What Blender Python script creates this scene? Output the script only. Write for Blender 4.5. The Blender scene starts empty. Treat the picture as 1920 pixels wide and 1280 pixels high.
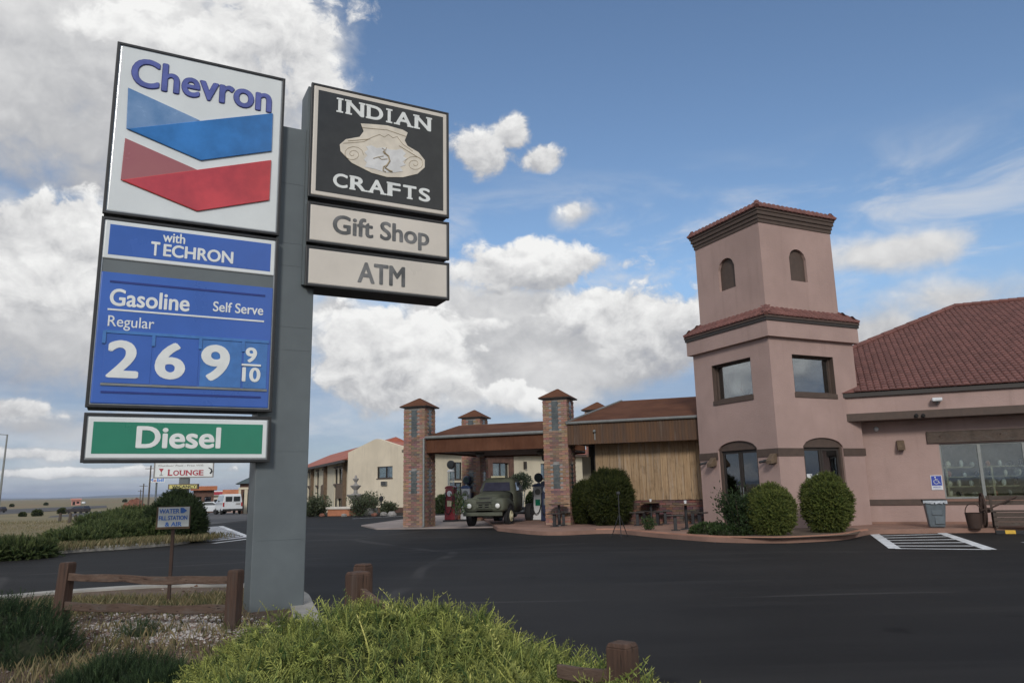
import bpy, bmesh, math, random
import numpy as np
from mathutils import Vector, Matrix
from mathutils.geometry import tessellate_polygon

random.seed(7); RNG = np.random.default_rng(7)
S = bpy.context.scene
COL = S.collection
rad = math.radians
# ------------------------------------------------------------------ camera
F, PITCH, ROLL, H = 1400.0, rad(11.1), rad(-1.2), 1.5
cd = bpy.data.cameras.new('camera'); cam = bpy.data.objects.new('camera', cd); COL.objects.link(cam)
cd.sensor_width = 36; cd.lens = 36 * F / 1920; cd.clip_start = .05; cd.clip_end = 60000
CM = Matrix.Rotation(math.pi / 2 + PITCH, 3, 'X') @ Matrix.Rotation(ROLL, 3, 'Z')
cam.matrix_world = Matrix.Translation((0, 0, H)) @ CM.to_4x4()
S.camera = cam
EYE = Vector((0, 0, H))
def ray(px, py): return CM @ Vector(((px - 960) / F, -(py - 640) / F, -1))
def G(px, py, z=0.):
    d = ray(px, py); return EYE + d * ((z - H) / d.z)
def at_depth(px, py, y):
    d = ray(px, py); return EYE + d * (y / d.y)
# ------------------------------------------------------------------ light
S.view_settings.view_transform = 'Standard'; S.view_settings.look = 'None'
S.view_settings.gamma = 1; S.view_settings.exposure = 0.22
SUN_AZ, SUN_EL = rad(184), rad(27)          # azimuth clockwise from +Y: behind the camera, to the right
sd = bpy.data.lights.new('sun', 'SUN'); sd.energy = 1.6; sd.angle = rad(11); sd.color = (1, .95, .88)
sun = bpy.data.objects.new('sun', sd); COL.objects.link(sun)
sdir = Vector((math.sin(SUN_AZ) * math.cos(SUN_EL), math.cos(SUN_AZ) * math.cos(SUN_EL), math.sin(SUN_EL)))
sun.rotation_euler = sdir.to_track_quat('Z', 'Y').to_euler(); sun.location = sdir * 60

class NT:
    """small helper round a node tree"""
    def __init__(s, t): s.t = t; s.n = t.nodes; s.l = t.links
    def node(s, k, **kw):
        n = s.n.new(k)
        for a, b in kw.items(): setattr(n, a, b)
        return n
    def put(s, sock, v):
        if hasattr(v, 'is_output'): s.l.new(v, sock)
        else: sock.default_value = v
    def m(s, op, a, b=None, c=None, clamp=False):
        n = s.node('ShaderNodeMath', operation=op, use_clamp=clamp)
        for i, v in enumerate((a, b, c)):
            if v is not None: s.put(n.inputs[i], v)
        return n.outputs[0]
    def mixc(s, f, a, b, mode='MIX'):
        n = s.node('ShaderNodeMix', data_type='RGBA', blend_type=mode)
        s.put(n.inputs[0], f); s.put(n.inputs[6], c4(a)); s.put(n.inputs[7], c4(b)); return n.outputs[2]
    def mixf(s, f, a, b):
        n = s.node('ShaderNodeMix'); s.put(n.inputs[0], f); s.put(n.inputs[2], a); s.put(n.inputs[3], b); return n.outputs[0]
    def sm(s, v, a, b, to0=0., to1=1.):
        n = s.node('ShaderNodeMapRange', interpolation_type='SMOOTHSTEP')
        for i, x in enumerate((v, a, b, to0, to1)): s.put(n.inputs[i], x)
        return n.outputs[0]
    def noise(s, vec, scale, detail=4, rough=.55, dist=0.):
        n = s.node('ShaderNodeTexNoise'); s.put(n.inputs['Vector'], vec)
        n.inputs['Scale'].default_value = scale; n.inputs['Detail'].default_value = detail
        n.inputs['Roughness'].default_value = rough; n.inputs['Distortion'].default_value = dist
        return n.outputs['Fac']
    def vadd(s, a, b):
        n = s.node('ShaderNodeVectorMath', operation='ADD'); s.put(n.inputs[0], a); s.put(n.inputs[1], b); return n.outputs[0]
    def vmul(s, a, b):
        n = s.node('ShaderNodeVectorMath', operation='MULTIPLY'); s.put(n.inputs[0], a); s.put(n.inputs[1], b); return n.outputs[0]
def c4(c):
    return c if hasattr(c, 'is_output') or len(c) == 4 else (c[0], c[1], c[2], 1)

def make_world():
    w = bpy.data.worlds.new('World'); S.world = w; w.use_nodes = True
    w.cycles.sampling_method = 'MANUAL'; w.cycles.sample_map_resolution = 256
    t = NT(w.node_tree); t.n.clear()
    out = t.node('ShaderNodeOutputWorld'); bg = t.node('ShaderNodeBackground'); t.l.new(bg.outputs[0], out.inputs[0])
    sky = t.node('ShaderNodeTexSky', sky_type='NISHITA', sun_disc=False, sun_elevation=SUN_EL, sun_rotation=SUN_AZ)
    sky.altitude = 1800; sky.air_density = 1.25; sky.dust_density = .25; sky.ozone_density = 2.6
    bg.inputs[1].default_value = SKY
    d = t.node('ShaderNodeTexCoord').outputs['Generated']
    sp = t.node('ShaderNodeSeparateXYZ'); t.l.new(d, sp.inputs[0]); x, y, z = sp.outputs
    az = t.m('ARCTAN2', x, y); el = t.m('ARCSINE', z)
    # clouds seen in the photograph, centre and half size in pixels, fullness: SOFT grey sheets, then CRISP sunlit cumulus in front
    SOFT = [(30, 230, 330, 170, 1.15), (240, 280, 260, 90, .8), (700, 640, 240, 110, .8), (1000, 690, 400, 85, .85), (880, 600, 260, 90, .8), (300, 150, 330, 170, 1.05), (40, 20, 200, 110, 1.0), (560, 70, 130, 110, .8), (-60, 300, 200, 120, .9), (20, 650, 240, 150, .95), (60, 790, 200, 60, .8), (1010, 610, 330, 110, 1.0), (1180, 690, 260, 60, .8), (820, 560, 180, 60, .6),
            (1690, 470, 260, 60, .42), (1800, 560, 240, 60, .5), (1630, 620, 190, 70, .7), (1080, 400, 110, 55, .42), (640, 580, 110, 60, .6)]
    CRISP = [(520, 60, 150, 95, .95), (590, 130, 90, 75, .8), (420, 90, 130, 60, .6), (250, 60, 120, 50, .5), (90, 440, 170, 65, 1.0), (30, 520, 210, 70, .9), (0, 765, 190, 32, .7), (120, 780, 80, 22, .5), (60, 850, 220, 20, .6), (150, 885, 260, 14, .5),
             (895, 285, 75, 52, .95), (960, 250, 55, 42, .8), (1015, 298, 65, 34, .75), (1070, 390, 60, 32, .5),
             (990, 500, 160, 48, 1.0), (1090, 490, 70, 30, .8), (1130, 585, 130, 60, .9), (1230, 620, 130, 90, .95), (700, 620, 100, 55, .95), (720, 670, 150, 80, 1.1), (820, 705, 75, 48, .95), (640, 680, 90, 70, .8), (945, 740, 55, 28, .85), (1005, 750, 45, 22, .7), (900, 610, 120, 26, .4)]
    def union(Bs, sm_=.3):
        best = None; rel = None
        for cx, cy, rx, ry, wgt in Bs:
            r = ray(cx, cy).normalized(); a0, e0 = math.atan2(r.x, r.y), math.asin(r.z)
            u = t.m('MULTIPLY', t.m('SUBTRACT', az, a0), F / rx); v = t.m('MULTIPLY', t.m('SUBTRACT', el, e0), F / ry)
            f = t.m('SUBTRACT', wgt, t.m('SQRT', t.m('ADD', t.m('MULTIPLY', u, u), t.m('MULTIPLY', v, v))))
            if best is None: best, rel = f, v
            else:
                rel = t.mixf(t.sm(t.m('SUBTRACT', f, best), -.4, .4), rel, v); best = t.m('SMOOTH_MAX', f, best, sm_)
        return best, rel
    # outside the picture the same broken cumulus goes on
    low = t.noise(t.vadd(d, (3.1, 7.7, 1.3)), 1.7, 3, .5)
    wide = t.m('MULTIPLY', t.m('SUBTRACT', low, .45), 6.)
    off = t.m('MAXIMUM', t.sm(t.m('ABSOLUTE', az), .68, .95), t.sm(el, .72, .95))
    relo = t.m('MULTIPLY', t.m('SUBTRACT', low, .5), 5.)
    bs, rs = union(SOFT); bc, rc = union(CRISP)
    bs = t.m('MINIMUM', t.mixf(off, bs, wide), .6); rs = t.mixf(off, rs, relo); bc = t.m('MINIMUM', t.mixf(off, bc, t.m('SUBTRACT', wide, .35)), .6); rc = t.mixf(off, rc, relo)
    dw = t.vmul(d, (1, 1, 1.25))
    wob = t.node('ShaderNodeTexNoise'); t.put(wob.inputs['Vector'], dw); wob.inputs['Scale'].default_value = 13; wob.inputs['Detail'].default_value = 5
    dv = t.vadd(dw, t.vmul(wob.outputs['Color'], (.06, .06, .06)))
    def field(vec):
        vo = t.node('ShaderNodeTexVoronoi', feature='F1'); t.put(vo.inputs['Vector'], vec); vo.inputs['Scale'].default_value = 15; vo.inputs['Detail'].default_value = 2.
        vo.inputs['Roughness'].default_value = .55; vo.normalize = True
        n = t.noise(vec, 10, 8, .66)
        return t.m('ADD', t.m('MULTIPLY', t.m('SUBTRACT', .42, vo.outputs['Distance']), 1.5), t.m('MULTIPLY', t.m('SUBTRACT', n, .5), 2.1))
    n1 = field(dv); n2 = field(t.vadd(dv, (.006, -.003, .017)))
    big = t.noise(t.vadd(dw, (1.7, .3, .9)), 5., 5, .55)
    ds_ = t.m('ADD', bs, t.m('ADD', t.m('MULTIPLY', n1, .35), t.m('MULTIPLY', t.m('SUBTRACT', big, .5), 2.2)))
    covs = t.sm(ds_, -.05, .55)
    lits = t.m('ADD', t.m('MULTIPLY', t.m('SUBTRACT', n1, n2), .22), t.m('ADD', t.m('MULTIPLY', rs, .12), t.m('ADD', .60, t.m('MULTIPLY', t.m('SUBTRACT', big, .5), .9))))
    dc_ = t.m('ADD', bc, t.m('ADD', n1, t.m('MULTIPLY', t.m('SUBTRACT', big, .5), .6)))
    covc = t.sm(dc_, -.04, .34)
    litc = t.m('ADD', t.m('MULTIPLY', t.m('SUBTRACT', n1, n2), .55), t.m('ADD', t.m('MULTIPLY', rc, .26), t.m('ADD', .78, t.m('MULTIPLY', t.m('SUBTRACT', big, .5), .9))))
    lit = t.mixf(covc, lits, litc); cov = t.m('MAXIMUM', covs, covc)
    rp = t.node('ShaderNodeValToRGB'); t.put(rp.inputs[0], lit)
    k = 1 / SKY; e = rp.color_ramp.elements; K = 15.
    def cc(a): return tuple(q * k / K * CLOUD for q in a) + (1,)
    e[0].position = .0; e[0].color = cc((.23, .25, .31)); e[1].position = 1; e[1].color = cc((.84, .84, .83))
    q = e.new(.32); q.color = cc((.33, .345, .39)); q = e.new(.55); q.color = cc((.47, .475, .49)); q = e.new(.78); q.color = cc((.68, .68, .68))
    sc = t.node('ShaderNodeVectorMath', operation='SCALE'); t.l.new(rp.outputs[0], sc.inputs[0]); sc.inputs['Scale'].default_value = K
    # grey-blue distant cloud sheet low over the horizon
    st = t.noise(t.vmul(d, (1, 1, 7)), 3.2, 7, .6)
    veil = t.m('MAXIMUM', t.m('MULTIPLY', t.sm(el, .27, .12), t.m('ADD', .62, t.m('MULTIPLY', st, .5)), clamp=True), t.sm(el, .10, .0))
    vc = t.mixc(t.sm(st, .42, .66), tuple(q * k * CLOUD for q in (.19, .24, .38)), tuple(q * k * CLOUD for q in (.33, .39, .50)))
    skyc = t.mixc(t.m('MULTIPLY', veil, .9, clamp=True), sky.outputs[0], vc)
    cir = t.m('MULTIPLY', t.sm(t.noise(t.vmul(d, (1, 1, 3.2)), 5.5, 7, .62, .5), .44, .72), t.m('MULTIPLY', t.sm(el, .44, .30), .72))
    skyc = t.mixc(cir, skyc, tuple(q * k * CLOUD for q in (.64, .65, .67)))
    col = t.mixc(cov, skyc, sc.outputs[0])
    t.l.new(col, bg.inputs[0])
SKY = .108; CLOUD = .94
make_world()

# ------------------------------------------------------------------ materials
MATS = {}
def new_mat(name):
    m = bpy.data.materials.new(name); m.use_nodes = True; t = NT(m.node_tree); t.n.clear()
    o = t.node('ShaderNodeOutputMaterial'); p = t.node('ShaderNodeBsdfPrincipled'); t.l.new(p.outputs[0], o.inputs[0])
    MATS[name] = m
    return m, t, p, o
def bump(t, p, h, strength=.3, dist=.01):
    b = t.node('ShaderNodeBump'); b.inputs['Strength'].default_value = strength; b.inputs['Distance'].default_value = dist
    t.put(b.inputs['Height'], h); t.l.new(b.outputs[0], p.inputs['Normal'])
def plain(name, c, rough=.6, metal=0., var=.12, scale=6., bmp=.0, bscale=60., c2=None, spec=.5, coat=0.):
    """painted / worn surface: base colour with blotches, fine grain and uneven gloss"""
    m, t, p, o = new_mat(name)
    tc = t.node('ShaderNodeTexCoord').outputs['Object']
    n = t.noise(tc, scale, 6, .6); n2 = t.noise(tc, scale * 9, 3, .6)
    a = tuple(x * (1 - var) for x in c); b = tuple(min(1, x * (1 + var)) for x in c)
    col = t.mixc(t.sm(n, .3, .7), a, c2 or b)
    col = t.mixc(t.m('MULTIPLY', n2, var * .9), col, tuple(x * .62 for x in c))
    t.put(p.inputs['Base Color'], col)
    t.put(p.inputs['Roughness'], t.m('ADD', rough - .08, t.m('MULTIPLY', n, .16)))
    p.inputs['Metallic'].default_value = metal; p.inputs['Specular IOR Level'].default_value = spec
    p.inputs['Coat Weight'].default_value = coat; p.inputs['Coat Roughness'].default_value = .08
    if bmp: bump(t, p, t.noise(tc, bscale, 5, .65), bmp, .01)
    return m
def wood(name, c, c2, axis=2, scale=3.):
    m, t, p, o = new_mat(name)
    tc = t.node('ShaderNodeTexCoord').outputs['Object']; oi = t.node('ShaderNodeObjectInfo').outputs['Random']
    s = [16., 16., 16.]; s[axis] = .9
    off = t.node('ShaderNodeCombineXYZ'); t.put(off.inputs[0], t.m('MULTIPLY', oi, 40)); t.put(off.inputs[1], t.m('MULTIPLY', oi, 17))
    g = t.noise(t.vadd(t.vmul(tc, tuple(s)), off.outputs[0]), 1.6, 7, .65, .6)
    blot = t.noise(t.vadd(tc, off.outputs[0]), scale, 4)
    col = t.mixc(t.sm(g, .3, .72), c, c2)
    col = t.mixc(t.m('MULTIPLY', t.sm(blot, .5, .75), .5), col, tuple(x * .5 for x in c))
    col = t.mixc(t.m('MULTIPLY', oi, .55), col, tuple(x * .5 for x in c2))
    wth = t.noise(t.vadd(t.vmul(tc, tuple(x * .25 for x in s)), off.outputs[0]), 2.2, 6, .7)
    gm = sum(c2) / 3; col = t.mixc(t.m('MULTIPLY', t.sm(wth, .5, .72), .55), col, (gm * 1.25, gm * 1.15, gm * 1.05))
    crk = t.sm(t.noise(t.vadd(t.vmul(tc, tuple(x * 1.6 for x in s)), off.outputs[0]), 2.0, 3, .5), .36, .30)
    col = t.mixc(t.m('MULTIPLY', crk, .8), col, tuple(x * .25 for x in c))
    t.put(p.inputs['Base Color'], col); p.inputs['Roughness'].default_value = .88
    bump(t, p, t.m('SUBTRACT', g, t.m('MULTIPLY', crk, .6)), .9, .010)
    return m
def foliage(name, rough=.6, trans=.25):
    m, t, p, o = new_mat(name)
    a = t.node('ShaderNodeAttribute', attribute_name='Col')
    tc = t.node('ShaderNodeTexCoord').outputs['Object']
    n = t.noise(tc, 3.5, 3)
    col = t.mixc(t.m('MULTIPLY', t.sm(n, .35, .7), .35), a.outputs['Color'], t.mixc(1., a.outputs['Color'], (.62, .8, .6), 'MULTIPLY'))
    t.put(p.inputs['Base Color'], col); p.inputs['Roughness'].default_value = rough; p.inputs['Specular IOR Level'].default_value = .25
    tr = t.node('ShaderNodeBsdfTranslucent'); t.put(tr.inputs[0], col)
    mx = t.node('ShaderNodeMixShader'); mx.inputs[0].default_value = trans
    t.l.new(p.outputs[0], mx.inputs[1]); t.l.new(tr.outputs[0], mx.inputs[2]); t.l.new(mx.outputs[0], o.inputs[0])
    return m
def glass(name, tint=(.75, .8, .8), gloss=.10):
    m, t, p, o = new_mat(name); t.n.remove(p)
    tr = t.node('ShaderNodeBsdfTransparent'); tr.inputs[0].default_value = (*tint, 1)
    gl = t.node('ShaderNodeBsdfGlossy'); gl.inputs['Roughness'].default_value = .015; gl.inputs[0].default_value = (.9, .92, .95, 1)
    fr = t.node('ShaderNodeLayerWeight'); fr.inputs[0].default_value = .25
    f = t.m('ADD', gloss, t.m('MULTIPLY', fr.outputs['Fresnel'], .55), clamp=True)
    tc = t.node('ShaderNodeTexCoord').outputs['Object']
    b = t.node('ShaderNodeBump'); b.inputs['Strength'].default_value = .04; b.inputs['Distance'].default_value = .02
    t.put(b.inputs['Height'], t.noise(tc, 1.3, 2)); t.l.new(b.outputs[0], gl.inputs['Normal'])
    mx = t.node('ShaderNodeMixShader'); t.put(mx.inputs[0], f)
    t.l.new(tr.outputs[0], mx.inputs[1]); t.l.new(gl.outputs[0], mx.inputs[2]); t.l.new(mx.outputs[0], o.inputs[0])
    return m
def attr_mat(name, rough=.8, bmp=.3, bscale=90.):
    m, t, p, o = new_mat(name)
    a = t.node('ShaderNodeAttribute', attribute_name='Col').outputs['Color']
    tc = t.node('ShaderNodeTexCoord').outputs['Object']; n = t.noise(tc, bscale, 4)
    t.put(p.inputs['Base Color'], t.mixc(t.m('MULTIPLY', n, .45), a, t.mixc(1., a, (.55, .5, .5), 'MULTIPLY')))
    p.inputs['Roughness'].default_value = rough; bump(t, p, n, bmp, .008)
    return m

# stucco
def stucco(name, c):
    m, t, p, o = new_mat(name); tc = t.node('ShaderNodeTexCoord').outputs['Object']
    n = t.noise(tc, .55, 6, .6); f = t.noise(tc, 26, 6, .7); st = t.noise(t.vmul(tc, (2.2, 2.2, .22)), 1.6, 5, .6)
    col = t.mixc(t.sm(n, .32, .7), tuple(x * .90 for x in c), tuple(x * 1.07 for x in c))
    col = t.mixc(t.m('MULTIPLY', t.sm(st, .5, .78), .42), col, tuple(x * .72 for x in c))
    col = t.mixc(t.m('MULTIPLY', t.sm(f, .35, .6), .12), tuple(x * .8 for x in c), col) if False else col
    t.put(p.inputs['Base Color'], col); p.inputs['Roughness'].default_value = .92; p.inputs['Specular IOR Level'].default_value = .2
    tr_ = t.noise(t.vmul(tc, (1, 1, 1.6)), 7, 5, .6, 1.2)
    bump(t, p, t.m('ADD', f, t.m('MULTIPLY', tr_, .6)), .5, .02)
    return m
stucco('stucco_pink', (.405, .286, .252)); stucco('stucco_beige', (.68, .59, .45)); stucco('stucco_cream', (.62, .55, .41))
plain('trim_brown', (.085, .058, .045), .75, bmp=.3, bscale=25); plain('trim_dark', (.035, .028, .024), .6)
plain('metal_roof', (.115, .050, .030), .85, var=.2, scale=1.2, c2=(.14, .064, .038), bmp=.1, spec=.08)
plain('gutter_grey', (.22, .23, .22), .45, .3); plain('tile_clay', (.16, .068, .057), .85, var=.2, scale=2.2, bmp=.3, bscale=40, c2=(.20, .08, .066))
plain('concrete', (.34, .30, .27), .9, var=.15, scale=1.2, bmp=.3, bscale=50)
plain('kerb_concrete', (.33, .315, .285), .9, var=.2, scale=2, bmp=.4, bscale=60)
plain('plaza_red', (.265, .155, .115), .9, var=.2, scale=.9, bmp=.35, bscale=60)
plain('kerb_red', (.33, .165, .11), .9, var=.18, scale=1.4, bmp=.35, bscale=60)
plain('pad_concrete', (.27, .225, .205), .9, var=.2, scale=.8, bmp=.3, bscale=60)
plain('pole_grey', (.115, .135, .142), .5, .0, var=.10, scale=1.3, bmp=.05, bscale=12); plain('cabinet_black', (.022, .022, .022), .45, var=.2)
plain('alu', (.30, .31, .31), .35, .7); plain('sign_white', (.70, .73, .72), .22, var=.05, scale=1.4, coat=.5)
plain('sign_cream', (.62, .57, .50), .3, var=.06, scale=1.6, coat=.3); plain('sign_dark', (.022, .023, .022), .35, var=.2, coat=.2)
plain('blue_panel', (.035, .11, .42), .28, var=.10, scale=1., coat=.5); plain('blue_light', (.05, .17, .45), .3, coat=.4, var=.12)
plain('blue_deep', (.016, .035, .20), .35); plain('green_panel', (.014, .20, .115), .28, var=.08, coat=.5, scale=1.)
plain('white_letter', (.72, .74, .72), .4, var=.05); plain('grey_letter', (.11, .115, .115), .5, var=.35, scale=3.5, c2=(.22, .22, .22))
plain('chev_word', (.10, .12, .36), .3, var=.15, coat=.4); plain('chev_word_edge', (.025, .03, .17), .4)
plain('chev_blue', (.03, .17, .46), .22, var=.25, scale=1.6, coat=.7); plain('chev_blue_light', (.12, .28, .56), .25, var=.3, scale=2.2, coat=.7, c2=(.20, .32, .52))
plain('chev_red', (.52, .045, .045), .22, var=.25, scale=1.6, coat=.7); plain('chev_red_light', (.52, .17, .155), .25, var=.3, scale=2.2, coat=.7, c2=(.34, .10, .10))
plain('pot_cream', (.66, .60, .50), .5, var=.1); plain('pot_line', (.36, .29, .19), .6); plain('pot_white', (.66, .66, .65), .45)
plain('black_paint', (.018, .018, .02), .5); plain('dark_void', (.012, .011, .010), .9); plain('rubber', (.02, .02, .021), .85, bmp=.3)
plain('white_paint', (.66, .67, .68), .35, coat=.2, var=.06); plain('line_paint', (.60, .62, .64), .8, var=.22, scale=3., bmp=.3)
plain('line_worn', (.40, .41, .44), .85, var=.3, scale=4., bmp=.3)
plain('green_truck', (.072, .078, .054), .7, var=.22, scale=2.5, bmp=.08, c2=(.10, .105, .072)); plain('chrome', (.5, .5, .5), .2, 1.)
plain('ivory', (.60, .55, .36), .5); plain('lamp_lens', (.75, .75, .70), .12, coat=1.); plain('windshield', (.05, .05, .075), .06, coat=1., var=.3, scale=1.5)
plain('red_pump', (.20, .012, .018), .4, coat=.3); plain('blue_pump', (.018, .028, .075), .4, coat=.3); plain('blue_cap', (.05, .09, .22), .4, coat=.3)
plain('green_post', (.022, .05, .045), .5); plain('terracotta', (.42, .17, .09), .85, bmp=.2); plain('bin_grey', (.105, .13, .145), .55, var=.1)
plain('bin_bag', (.50, .53, .56), .3, var=.3, scale=12.); plain('yellow_paint', (.55, .33, .03), .7, var=.2); plain('iron_rust', (.05, .028, .02), .8, bmp=.3)
plain('access_blue', (.03, .06, .36), .4); plain('soil', (.12, .085, .06), .95, bmp=.8, bscale=30, var=.3); plain('orange_roof', (.42, .15, .07), .85, var=.2, scale=1.)
plain('red_roof', (.36, .115, .075), .85, var=.22, scale=.8, bmp=.3, bscale=20); plain('teal_roof', (.05, .075, .075), .7); plain('brown_brick', (.13, .07, .05), .9, var=.3, scale=3, bmp=.4)
plain('wood_siding', (.14, .095, .06), .85, var=.25); plain('curtain', (.42, .45, .46), .8, var=.2, scale=3); plain('pink_wall', (.55, .27, .23), .8)
plain('car_dark', (.03, .024, .026), .3, coat=.8); plain('car_white', (.62, .64, .66), .3, coat=.7, var=.04); plain('car_glass', (.03, .035, .04), .08, coat=1.); plain('tail_red', (.35, .02, .02), .25)
plain('stone_grey', (.27, .255, .24), .9, bmp=.4, bscale=15, var=.2); plain('red_rock', (.20, .085, .058), .95, bmp=.6, bscale=10, var=.25)
plain('vacancy_yellow', (.55, .50, .16), .5); plain('red_letter', (.36, .03, .05), .5); plain('blue_letter', (.06, .20, .62), .5); plain('utility_wood', (.09, .075, .06), .9)
plain('trunk_bark', (.10, .075, .055), .95, bmp=.6, bscale=20); plain('shelf_wood', (.46, .40, .26), .8); plain('hill_ground', (.045, .05, .045), 1., var=.3, scale=.0006)
wood('fence_wood', (.055, .029, .019), (.105, .058, .038), 2); wood('fence_rail', (.075, .042, .028), (.15, .098, .07), 0)
wood('plank_wood', (.29, .185, .10), (.43, .30, .175), 2); wood('beam_wood', (.075, .055, .043), (.115, .085, .068), 0)
foliage('leaf'); foliage('needle', .65, .15); attr_mat('brick', .88); attr_mat('gravel', .9, .4, 60); attr_mat('roof_tile', .82, .35, 30)
glass('window_glass', (.75, .8, .78), .10); glass('tower_glass', (.5, .55, .55), .24); glass('dark_glass', (.3, .32, .32), .12); glass('clear_glass', (.85, .9, .9), .05)
plain('glass_block', (.085, .095, .092), .25, var=.3, scale=3, coat=.5)

def rusty():
    m, t, p, o = new_mat('rusty_metal'); tc = t.node('ShaderNodeTexCoord').outputs['Object']
    st = t.noise(t.vmul(tc, (1.9, 1.9, .10)), 2.2, 7, .7); n = t.noise(tc, 1.1, 5)
    col = t.mixc(t.sm(st, .34, .62), (.135, .075, .042), (.095, .062, .045))
    col = t.mixc(t.m('MULTIPLY', t.sm(st, .58, .74), t.sm(n, .4, .62)), col, (.24, .185, .14))
    t.put(p.inputs['Base Color'], col); p.inputs['Roughness'].default_value = .85; p.inputs['Specular IOR Level'].default_value = .12
rusty()
def asphalt(name, c, lines=True):
    m, t, p, o = new_mat(name); tc = t.node('ShaderNodeTexCoord').outputs['Object']
    n = t.noise(tc, .25, 6, .6); f = t.noise(tc, 55, 4, .7); g = t.noise(t.vmul(tc, (.15, 1.6, 1)), .8, 6, .62, .4)
    col = t.mixc(t.sm(n, .3, .7), tuple(x * .85 for x in c), tuple(x * 1.25 for x in c))
    col = t.mixc(t.m('MULTIPLY', t.sm(f, .5, .8), .55), col, tuple(x * 2.4 for x in c))
    col = t.mixc(t.m('MULTIPLY', t.sm(g, .48, .72), .6), col, tuple(x * 1.9 for x in c))
    oil = t.sm(t.noise(t.vadd(tc, (31, 8, 0)), 1.1, 4, .5), .66, .74); col = t.mixc(t.m('MULTIPLY', oil, .65), col, tuple(x * .35 for x in c))
    dst = t.sm(t.noise(t.vadd(tc, (5, 77, 0)), .09, 5, .6), .48, .66); col = t.mixc(t.m('MULTIPLY', dst, .5), col, tuple(x * 2.0 for x in c))
    if lines:   # faint old seams and dusty tyre tracks in the seal coat
        wn_ = t.node('ShaderNodeTexNoise'); t.put(wn_.inputs['Vector'], tc); wn_.inputs['Scale'].default_value = .12
        v = t.node('ShaderNodeTexVoronoi', feature='DISTANCE_TO_EDGE'); v.inputs['Scale'].default_value = .13
        t.put(v.inputs['Vector'], t.vadd(t.vmul(tc, (.6, 1.2, 1)), t.vmul(wn_.outputs['Color'], (1.2, 1.2, 0))))
        ln = t.m('MULTIPLY', t.sm(v.outputs['Distance'], .012, .003), t.sm(t.noise(tc, .35, 3), .38, .60))
        col = t.mixc(t.m('MULTIPLY', ln, .75), col, tuple(x * 3.2 for x in c))
    t.put(p.inputs['Base Color'], col); t.put(p.inputs['Roughness'], t.m('ADD', .62, t.m('MULTIPLY', n, .25)))
    p.inputs['Specular IOR Level'].default_value = .12
    bump(t, p, f, .5, .008)
asphalt('asphalt_new', (.0165, .0158, .0155)); asphalt('asphalt_old', (.075, .073, .074), False)
def ground_mats():
    m, t, p, o = new_mat('dry_field'); tc = t.node('ShaderNodeTexCoord').outputs['Object']
    a = t.noise(tc, .035, 6, .6); b = t.noise(t.vmul(tc, (1, 1, 1)), .5, 8, .7); c = t.noise(t.vadd(tc, (50, 20, 0)), .02, 5, .55)
    col = t.mixc(t.sm(a, .35, .65), (.225, .175, .095), (.165, .145, .075))
    col = t.mixc(t.m('MULTIPLY', t.sm(c, .56, .66), .8), col, (.26, .13, .085))
    col = t.mixc(t.m('MULTIPLY', t.sm(b, .45, .75), .6), col, (.085, .085, .045))
    t.put(p.inputs['Base Color'], col); p.inputs['Roughness'].default_value = 1; bump(t, p, b, .6, .2)
    m, t, p, o = new_mat('bed_soil'); tc = t.node('ShaderNodeTexCoord').outputs['Object']
    a = t.noise(tc, 1.1, 6, .6); b = t.noise(tc, 22, 7, .75); c = t.noise(t.vadd(tc, (9, 4, 0)), 2.3, 5, .6)
    col = t.mixc(t.sm(a, .35, .65), (.105, .066, .046), (.155, .105, .075))
    col = t.mixc(t.m('MULTIPLY', t.sm(c, .5, .7), .7), col, (.135, .115, .062))
    col = t.mixc(t.m('MULTIPLY', t.sm(b, .5, .75), .8), col, (.055, .036, .026))
    t.put(p.inputs['Base Color'], col); p.inputs['Roughness'].default_value = 1; bump(t, p, b, 1., .03)
ground_mats()

# ------------------------------------------------------------------ mesh helpers
class Frame:
    """local frame: x along a facade, y inwards, z up; yaw in degrees"""
    def __init__(s, o, yaw):
        s.o = Vector((o[0], o[1], o[2] if len(o) > 2 else 0)); s.yaw = rad(yaw)
        s.R = Matrix.Rotation(s.yaw, 3, 'Z'); s.Ri = s.R.transposed()
    def w(s, p): return s.o + s.R @ Vector(p)
    def l(s, p): return s.Ri @ (Vector(p) - s.o)
    def pix(s, px, py, y=0.):
        """local (x, z) where the sight line meets the plane at local depth y"""
        o = s.l(EYE); d = s.Ri @ ray(px, py); t = (y - o.y) / d.y; q = o + d * t; return q.x, q.z
    def pz(s, px, py, z):
        q = s.l(G(px, py, z)); return q.x, q.y
ID = Frame((0, 0, 0), 0)

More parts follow.
